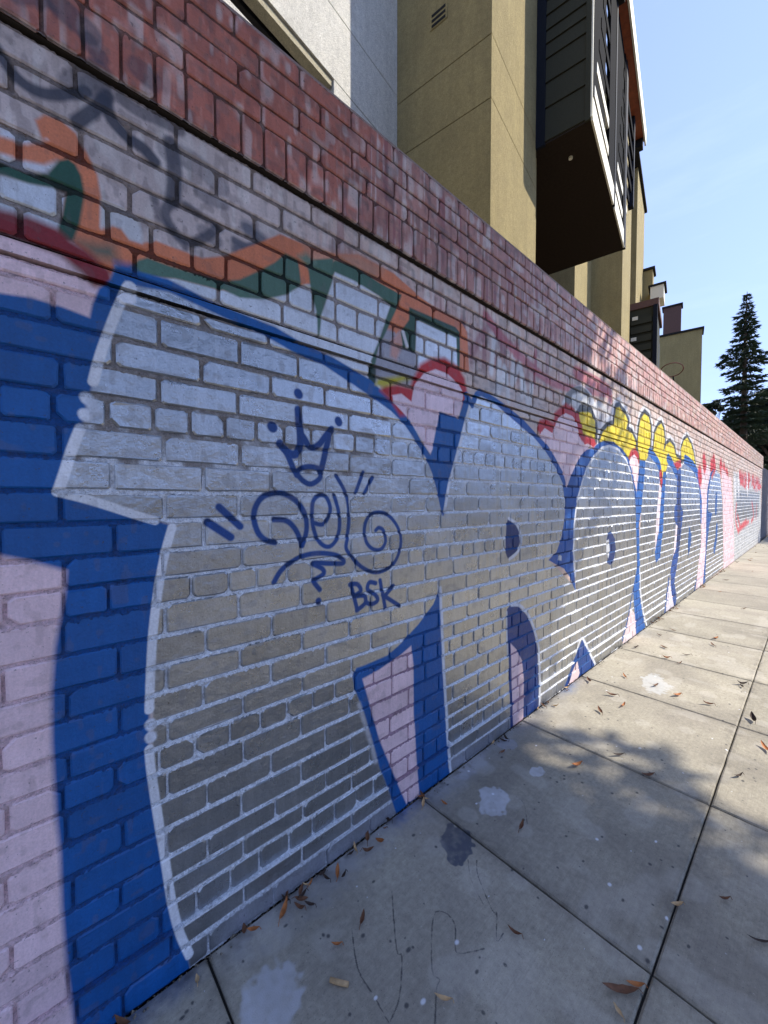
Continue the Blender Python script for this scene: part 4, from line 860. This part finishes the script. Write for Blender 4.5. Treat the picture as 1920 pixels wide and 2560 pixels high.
# ================================================================== TREES
def foliage_mat(name, rgb, rgb2):
    k = NT(name); f = k.noise(1.6, 3, .6); g = k.noise(30, 2, .6)
    c = k.mix(k.rng(f, .3, .7, 0, 1), rgb, rgb2); c = k.mix(1, c, k.rng(g, .3, .7, .7, 1.25), 'MULTIPLY'); k.base(c); k.rough(.6)
    k.b.inputs['Specular IOR Level'].default_value = .3; return k.m
BARK = plain('bark', (92, 78, 66), .95, var=.3, sc=14)
CON = foliage_mat('conifer_needles', (.042, .070, .040), (.075, .105, .055)); BRD = foliage_mat('broad_leaves', (.045, .085, .025), (.08, .12, .035)); DRK = foliage_mat('dark_leaves', (.018, .030, .018), (.035, .05, .025))
def conifer(px, dist, ytop, label, seed=3, spread=.185, name='conifer_tree'):
    r = random.Random(seed); p = C2+az(px)*dist; Ht = zat(px, ytop, p); root = empty(name, (p.x, p.y, 0)); tag(root, label, 'tree')
    b = MB(); b.tube([(0, 0, -.15), (.05, 0, Ht*.4), (0, .03, Ht*.8), (0, 0, Ht)], [.32, .2, .09, .015], 9)
    nd = MB(); z = Ht*.10
    while z < Ht*.992:
        fr = (Ht-z)/Ht; L0 = Ht*spread*(fr**.80)*(.75+.25*math.sin(z*2.3))+.10; nb = 5+int(3*fr*1.5)
        a0 = r.uniform(0, 6.28)
        for q in range(nb):
            a = a0+q*6.283/nb+r.uniform(-.3, .3); L = L0*r.choice([r.uniform(.55, .8), r.uniform(.8, 1.1), r.uniform(1.0, 1.45) if fr > .15 else 1]); dr = Vector((math.cos(a), math.sin(a), 0))
            pts = []; 
            for t in (0, .3, .6, .85, 1): pts.append(Vector((0, 0, z+r.uniform(-.03, .03)))+dr*L*t+Vector((0, 0, L*(.10*t-.30*t*t+.14*t**3))))
            b.tube(pts, [.03*fr+.012, .022*fr+.01, .014, .010, .006], 4, caps=False)
            n = int(14+L*46)
            for s in range(n):
                t = r.random()**.75; i = min(int(t*4), 3); tt = t*4-i; c = pts[i].lerp(pts[i+1], min(tt, 1))
                w = (.10+.34*(1-t)*t*2+.06)*L*.55+.05; side = Vector((-dr.y, dr.x, 0))*r.uniform(-w, w)
                c = c+side+Vector((0, 0, -abs(side.length)*.25+r.uniform(-.06, .05)))
                d1 = (dr*.6+side.normalized()*.8*r.random()+Vector((0, 0, r.uniform(-.5, .25)))).normalized(); ln = r.uniform(.14, .36)*(1 if fr > .1 else .6); wd_ = ln*.17
                u = d1.cross(Vector((r.uniform(-1, 1), r.uniform(-1, 1), r.uniform(-1, 1)))).normalized()*wd_
                for kk in range(2):
                    u = u if kk == 0 else d1.cross(u).normalized()*wd_
                    nd.add([c-u, c+u, c+d1*ln], [(0, 1, 2)])
        z += Ht*(.016+.026*fr)*r.uniform(.8, 1.2)
    b.build('trunk', BARK, root, smooth=True, recalc=False); nd.build('crown', CON, root, recalc=False); return root
def leafball(mb, c, rx, rz, n, size, r, fill=.55):
    for _ in range(n):
        v = Vector((r.gauss(0, 1), r.gauss(0, 1), r.gauss(0, 1))).normalized()*(fill+(1-fill)*r.random())*r.uniform(.8, 1.1)
        p = Vector(c)+Vector((v.x*rx, v.y*rx, v.z*rz)); u = Vector((r.gauss(0, 1), r.gauss(0, 1), r.gauss(0, .5))).normalized(); w = u.cross(Vector((r.gauss(0, 1), r.gauss(0, 1), r.gauss(0, 1)))).normalized()
        s = size*r.uniform(.6, 1.3); mb.add([p-u*s, p+w*s*.45, p+u*s, p-w*s*.45], [(0, 1, 2, 3)])
def broadtree(x, y, ht, cr, label, seed, m=BRD, leaves=16000, size=.10, name='street_tree', zc=None, clumps=46, tr=.14, flat=.75, z0=0):
    r = random.Random(seed); root = empty(name, (x, y, z0)); tag(root, label, 'tree'); zc = zc or ht-cr*flat
    b = MB(); b.tube([(0, 0, -.15), (.03, .02, zc*.4), (0, 0, zc*.75)], [tr, tr*.8, tr*.6], 10); lf = MB()
    for i in range(clumps):
        v = Vector((r.gauss(0, 1), r.gauss(0, 1), r.gauss(0, 1))).normalized()*(r.random()**.45); c = Vector((v.x*cr, v.y*cr, zc+v.z*cr*flat))
        st = Vector((0, 0, zc*.55+r.random()*zc*.2)); md = st.lerp(c, .5)+Vector((r.uniform(-.2, .2), r.uniform(-.2, .2), .15)); b.tube([st, md, c], [tr*.35, tr*.2, .012], 5, caps=False)
        leafball(lf, c, cr*r.uniform(.22, .36), cr*r.uniform(.16, .26), leaves//clumps, size, r)
    b.build('trunk', BARK, root, smooth=True, recalc=False); lf.build('crown', m, root, recalc=False); return root
conifer(1853, 38, 733, 'tall dark conifer with tiered drooping branches beyond the far end of the wall')
pb_ = C2+az(1770)*30; zb_ = zat(1770, 1022, pb_)
broadtree(pb_.x, pb_.y, zb_+.5, .55, 'small round clipped dark tree top poking over the wall, left of the conifer', 5, DRK, 5000, .06, 'clipped_tree', zc=zb_, clumps=30, tr=.08, flat=.8)
pb_ = C2+az(1935)*46; broadtree(pb_.x, pb_.y, 10.5, 3.6, 'dark broad tree behind the conifer at the right edge of the view', 9, DRK, 14000, .2, 'background_tree', clumps=60)
pb_ = C2+az(1890)*52; broadtree(pb_.x, pb_.y, 8.0, 3.8, 'low dark tree mass behind the foot of the conifer', 12, DRK, 14000, .2, 'background_tree', clumps=60)
# street trees on the kerb (they throw the shade over the near wall and pavement)
broadtree(4.75, -4.15, 9.2, 2.5, 'leafy street tree on the kerb nearest the camera, shading the near part of the wall', 21, BRD, 23000, .10, zc=6.6, clumps=95, flat=.88)
broadtree(1.4, -4.2, 9.2, 2.8, 'leafy street tree on the kerb behind the camera', 24, BRD, 20000, .11, zc=6.7, clumps=80, flat=.9)
broadtree(24.5, -4.6, 7.6, 2.6, 'leafy street tree on the kerb near the far end of the wall', 23, BRD, 12000, .10, zc=5.4, clumps=60)

# ================================================================== LEAVES AND LITTER
LEAFM = [plain('dry_leaf_orange', (168, 104, 54), .7, var=.35, sc=60), plain('dry_leaf_brown', (112, 74, 50), .75, var=.35, sc=60), plain('dry_leaf_tan', (190, 158, 116), .7, var=.25, sc=60), plain('dry_leaf_dark', (62, 46, 38), .8, var=.3, sc=60)]
def leaf_mesh(L, W, curl, m, seed):
    r = random.Random(seed); n = 8; V = []; rows = []
    for i in range(n+1):
        t = i/n; w = W*math.sin(math.pi*min(t*.97+.015, 1))**.8*(1+r.uniform(-.08, .08)); x = (t-.5)*L; lift = curl*L*(t-.45)**2*1.6+.004
        for s in (-1, -.5, 0, .5, 1): V.append((x, s*w*.5*(1-.25*curl), lift+abs(s)**1.5*w*curl*.55+r.uniform(0, .0012)))
    Fs = [(i*5+j, i*5+j+1, (i+1)*5+j+1, (i+1)*5+j) for i in range(n) for j in range(4)]
    b = MB(); b.V = V; b.F = Fs; b.tube([(-L*.5, 0, curl*L*.36+.004), (-L*.62, .002, .003)], .0011, 5)
    me = mesh_np('leaf', b.V, b.F, m, True); return me
def leaf(px, py, L, label, ci=1, rot=None, curl=.5, W=None, group='dry leaves scattered on the sidewalk', seed=None):
    x, y = Gp(px, py); y = min(y, -.02); seed = seed or int(px*7+py)
    r = random.Random(seed); o = ob('dry_leaf', leaf_mesh(L, W or L*r.uniform(.28, .42), curl, LEAFM[ci], seed)); o.location = (x, y, .001); o.rotation_euler = (r.uniform(-.1, .1), r.uniform(-.1, .1), rot if rot is not None else r.uniform(0, 6.28)); tag(o, label, 'leaf', group)
leaf(709, 2286, .075, 'large orange brown curled leaf at the wall foot nearest the camera', 0, .75, .55, .022)
leaf(906, 2086, .06, 'brown rolled leaf wedged at the wall base left of the pink and blue letter gap', 1, .9, .7, .02)
leaf(775, 2267, .04, 'small dark twisted leaf just right of the large orange leaf', 3, 2.2, .6)
leaf(906, 2306, .045, 'brown curled leaf at the top end of a thin crack', 1, .6, .8)
leaf(841, 2367, .035, 'short orange brown leaf left of the thin cracks', 0, 2.6, .7)
leaf(1107, 2502, .05, 'pale tan folded leaf lying on the dark crack near the bottom', 2, 2.3, .6, .013)
leaf(815, 2200, .035, 'dark curled leaf in the debris at the wall foot', 3, 2.0, .9)
leaf(776, 2212, .028, 'pale orange leaf scrap in the debris at the wall foot', 0, .4, .6)
leaf(1286, 2337, .045, 'upright brown folded leaf on the slab right of the cracks', 1, 1.9, .8, .014)
leaf(1693, 2267, .045, 'pale orange leaf with dark tip just right of the long joint', 2, 2.5, .6)
leaf(1812, 2252, .04, 'thin brown folded leaf at the right, level with the pale orange leaf', 1, 2.4, .7, .012)
leaf(1550, 2480, .10, 'largest long reddish brown leaf crossing the joint at the bottom', 1, 2.35, .35, .024)
leaf(1589, 2468, .05, 'brown leaf beside the largest leaf at the joint crossing', 0, 2.3, .5)
leaf(1546, 2533, .035, 'pale scrap of leaf in the joint at the bottom edge', 2, 1.1, .3, .012)
leaf(1303, 2072, .055, 'reddish brown curled leaf on the slab in the middle of the sidewalk', 1, .2, .8)
leaf(1620, 1942, .07, 'brown leaf lying across the cross joint left of the long joint', 1, 2.5, .6)
leaf(1847, 1943, .06, 'thin dark leaf on the right slab, in the sunlit edge', 3, 2.7, .6, .014)
leaf(1901, 2358, .08, 'dark twig like leaf with pale end at the right edge', 3, 2.3, .4, .012)
leaf(1442, 1916, .075, 'orange brown leaf in shade, left of the dark leaf on the middle slab', 0, 2.8, .6)
leaf(1546, 1890, .07, 'narrow dark brown leaf on the middle slab in shade', 3, 2.5, .5, .016)
leaf(1693, 1740, .08, 'bright orange leaf below the white paint spill', 0, 2.7, .5, .026)
leaf(1639, 1716, .07, 'brown leaf lying on the white paint spill', 1, 2.9, .5, .02)
leaf(1789, 1597, .10, 'sunlit orange leaf alone on the far slab', 0, 2.9, .4, .03)
leaf(1882, 1802, .09, 'dark curled leaf right of the long joint in shade', 3, .3, .8)
leaf(1855, 1712, .08, 'dark curved leaf on the joint crossing in sun', 3, 2.4, .8)
leaf(1716, 1639, .08, 'thin dark leaf in the dappled shade', 3, 2.3, .5, .014)
leaf(1914, 1874, .09, 'orange brown leaf cut by the right edge of the view', 0, .5, .5)
SH = 'small brown dry leaf lying on the sidewalk'
r = random.Random(11)
for px, py in ((1562, 1693), (1782, 1614), (1683, 1577), (1643, 1546), (1473, 1704), (1558, 1766), (1770, 1762), (1660, 1620), (1700, 1660), (1590, 1620), (1530, 1740), (1500, 1780), (1650, 1590)): leaf(px, py, r.uniform(.05, .08), SH + ' around the edge of the tree shade', r.choice([1, 1, 3, 0]), None, r.uniform(.4, .8), group='dry leaves at the edge of the shade')
for i in range(42):
    x = r.uniform(3.5, 17); y = -r.random()**1.6*2.6-.03; L = r.uniform(.05, .09)
    o = ob('dry_leaf', leaf_mesh(L, L*.35, r.uniform(.3, .8), LEAFM[r.choice([0, 1, 1, 3])], i)); o.location = (x, y, .001); o.rotation_euler = (0, 0, r.uniform(0, 6.28)); tag(o, 'small brown dry leaf on the far sunlit part of the sidewalk' if x > 6 else SH + ' between the tree shade and the far letters', 'leaf', 'far dry leaves' if x > 6 else 'middle distance dry leaves')
for s, n in ((.42, 2), (.75, 6), (.95, 4), (.62, 7), (1.27, 6), (1.9, 5), (2.6, 6), (5.4, 9), (6.2, 7), (8, 10), (10, 10)):
    for q in range(n):
        L = r.uniform(.025, .05); o = ob('dry_leaf', leaf_mesh(L, L*.4, r.uniform(.5, .9), LEAFM[r.choice([0, 1, 1, 2, 3])], q+int(s*10))); o.location = (s+r.gauss(0, .16), -abs(r.gauss(.02, .03))-.012, .003); o.rotation_euler = (r.uniform(-.4, .4), r.uniform(-.4, .4), r.uniform(0, 6.28)); tag(o, 'dry leaf scrap at the wall foot, ' + ('below the big silver T, nearest the camera' if s < 1.1 else 'beside the first pink and blue gap' if s < 2.2 else 'between the two arched blue gaps' if s < 4 else 'in the sunlit stretch below the yellow tops'), 'leaf', 'leaf scraps ' + ('under the first letter' if s < 1.1 else 'by the first gap' if s < 2.2 else 'by the arched gaps' if s < 4 else 'under the far letters'))
# the beige stub
x, y = Gp(848, 2460); b = MB(); b.tube([(-.028, 0, .006), (0, .001, .006), (.028, 0, .006)], [.006, .0065, .006], 10); o = b.build('stub', LEAFM[2], smooth=True); o.location = (x, y, 0); o.rotation_euler = (0, 0, 2.2); tag(o, 'short beige rolled stick lying on the near slab left of the cracks', 'stick')
# grit in the crack between wall and pavement
b = MB(); r = random.Random(4)
for i in range(5200):
    x = r.uniform(-.2, 7); y = -abs(r.gauss(0, .018))-.002; s = r.uniform(.0012, .0035)*(2.2 if r.random() < .08 else 1); c = Vector((x, y, s*.6-.003))
    b.add([c+Vector((s, 0, -s*.6)), c+Vector((-s*.5, s*.8, -s*.6)), c+Vector((-s*.5, -s*.8, -s*.6)), c+Vector((0, 0, s*.8))], [(0, 1, 2), (0, 1, 3), (1, 2, 3), (2, 0, 3)])
o = b.build('grit', plain('grit', (120, 112, 100), .9, var=.5, sc=200), recalc=False); tag(o, 'loose grit and paint flakes in the crack at the wall foot', 'grit', kind='stuff')

# ================================================================== HOUSES ACROSS THE STREET (outside the view; they show in the metallic paint)
HM = [stucco('house_cream', (188, 176, 150)), stucco('house_grey', (140, 142, 140)), stucco('house_brown', (134, 104, 82)), stucco('house_sage', (132, 142, 116))]
RF = plain('roof_shingle', (74, 66, 60), .9, var=.3, sc=6)
for i, (x0, w, hh_, mi, lb) in enumerate(((-16, 12, 3.4, 1, 'grey house across the street, nearest behind the camera'), (-2, 11, 3.2, 0, 'cream house directly across the street from the mural'), (11, 12, 3.5, 2, 'brown house across the street, second along'), (25, 11, 4.4, 3, 'sage green house across the street, third along'), (38, 14, 6.0, 0, 'taller cream house across the street, fourth along'), (54, 16, 6.0, 1, 'grey house farthest down across the street'))):
    rt = empty('house', (x0+w/2, -22, 0)); tag(rt, lb, 'house')
    b = MB(); b.box(x0, x0+w, -27, -18, -.2, hh_); part(b, 'wall', HM[mi], rt)
    b = MB(); y0, y1, ym = -27.4, -17.6, -22.5; z0, z1 = hh_+.002, hh_+1.3
    b.add([(x0-.4, y0, z0), (x0+w+.4, y0, z0), (x0+w+.4, y1, z0), (x0-.4, y1, z0), (x0-.4, ym, z1), (x0+w+.4, ym, z1)], [(0, 3, 2, 1), (0, 1, 5, 4), (2, 3, 4, 5), (1, 2, 5), (3, 0, 4)]); part(b, 'roof', RF, rt)
    for q in range(3):
        for zz in ((.9, 3.4) if hh_ > 5 else (.9,)):
            wx = x0+1.2+q*(w-3.6)/2
            if q == 1 and zz < 1: b = MB(); b.box(wx, wx+1.0, -18, -17.95, -.1, 2.1); part(b, 'door', BRN, rt); continue
            b = MB(); b.box(wx, wx+1.3, -17.99, -17.94, zz, zz+1.2); f = part(b, 'window', CREAM, rt); b = MB(); b.box(wx+.08, wx+1.22, -17.935, -17.92, zz+.08, zz+1.22); b.build('pane', GLASS, f)
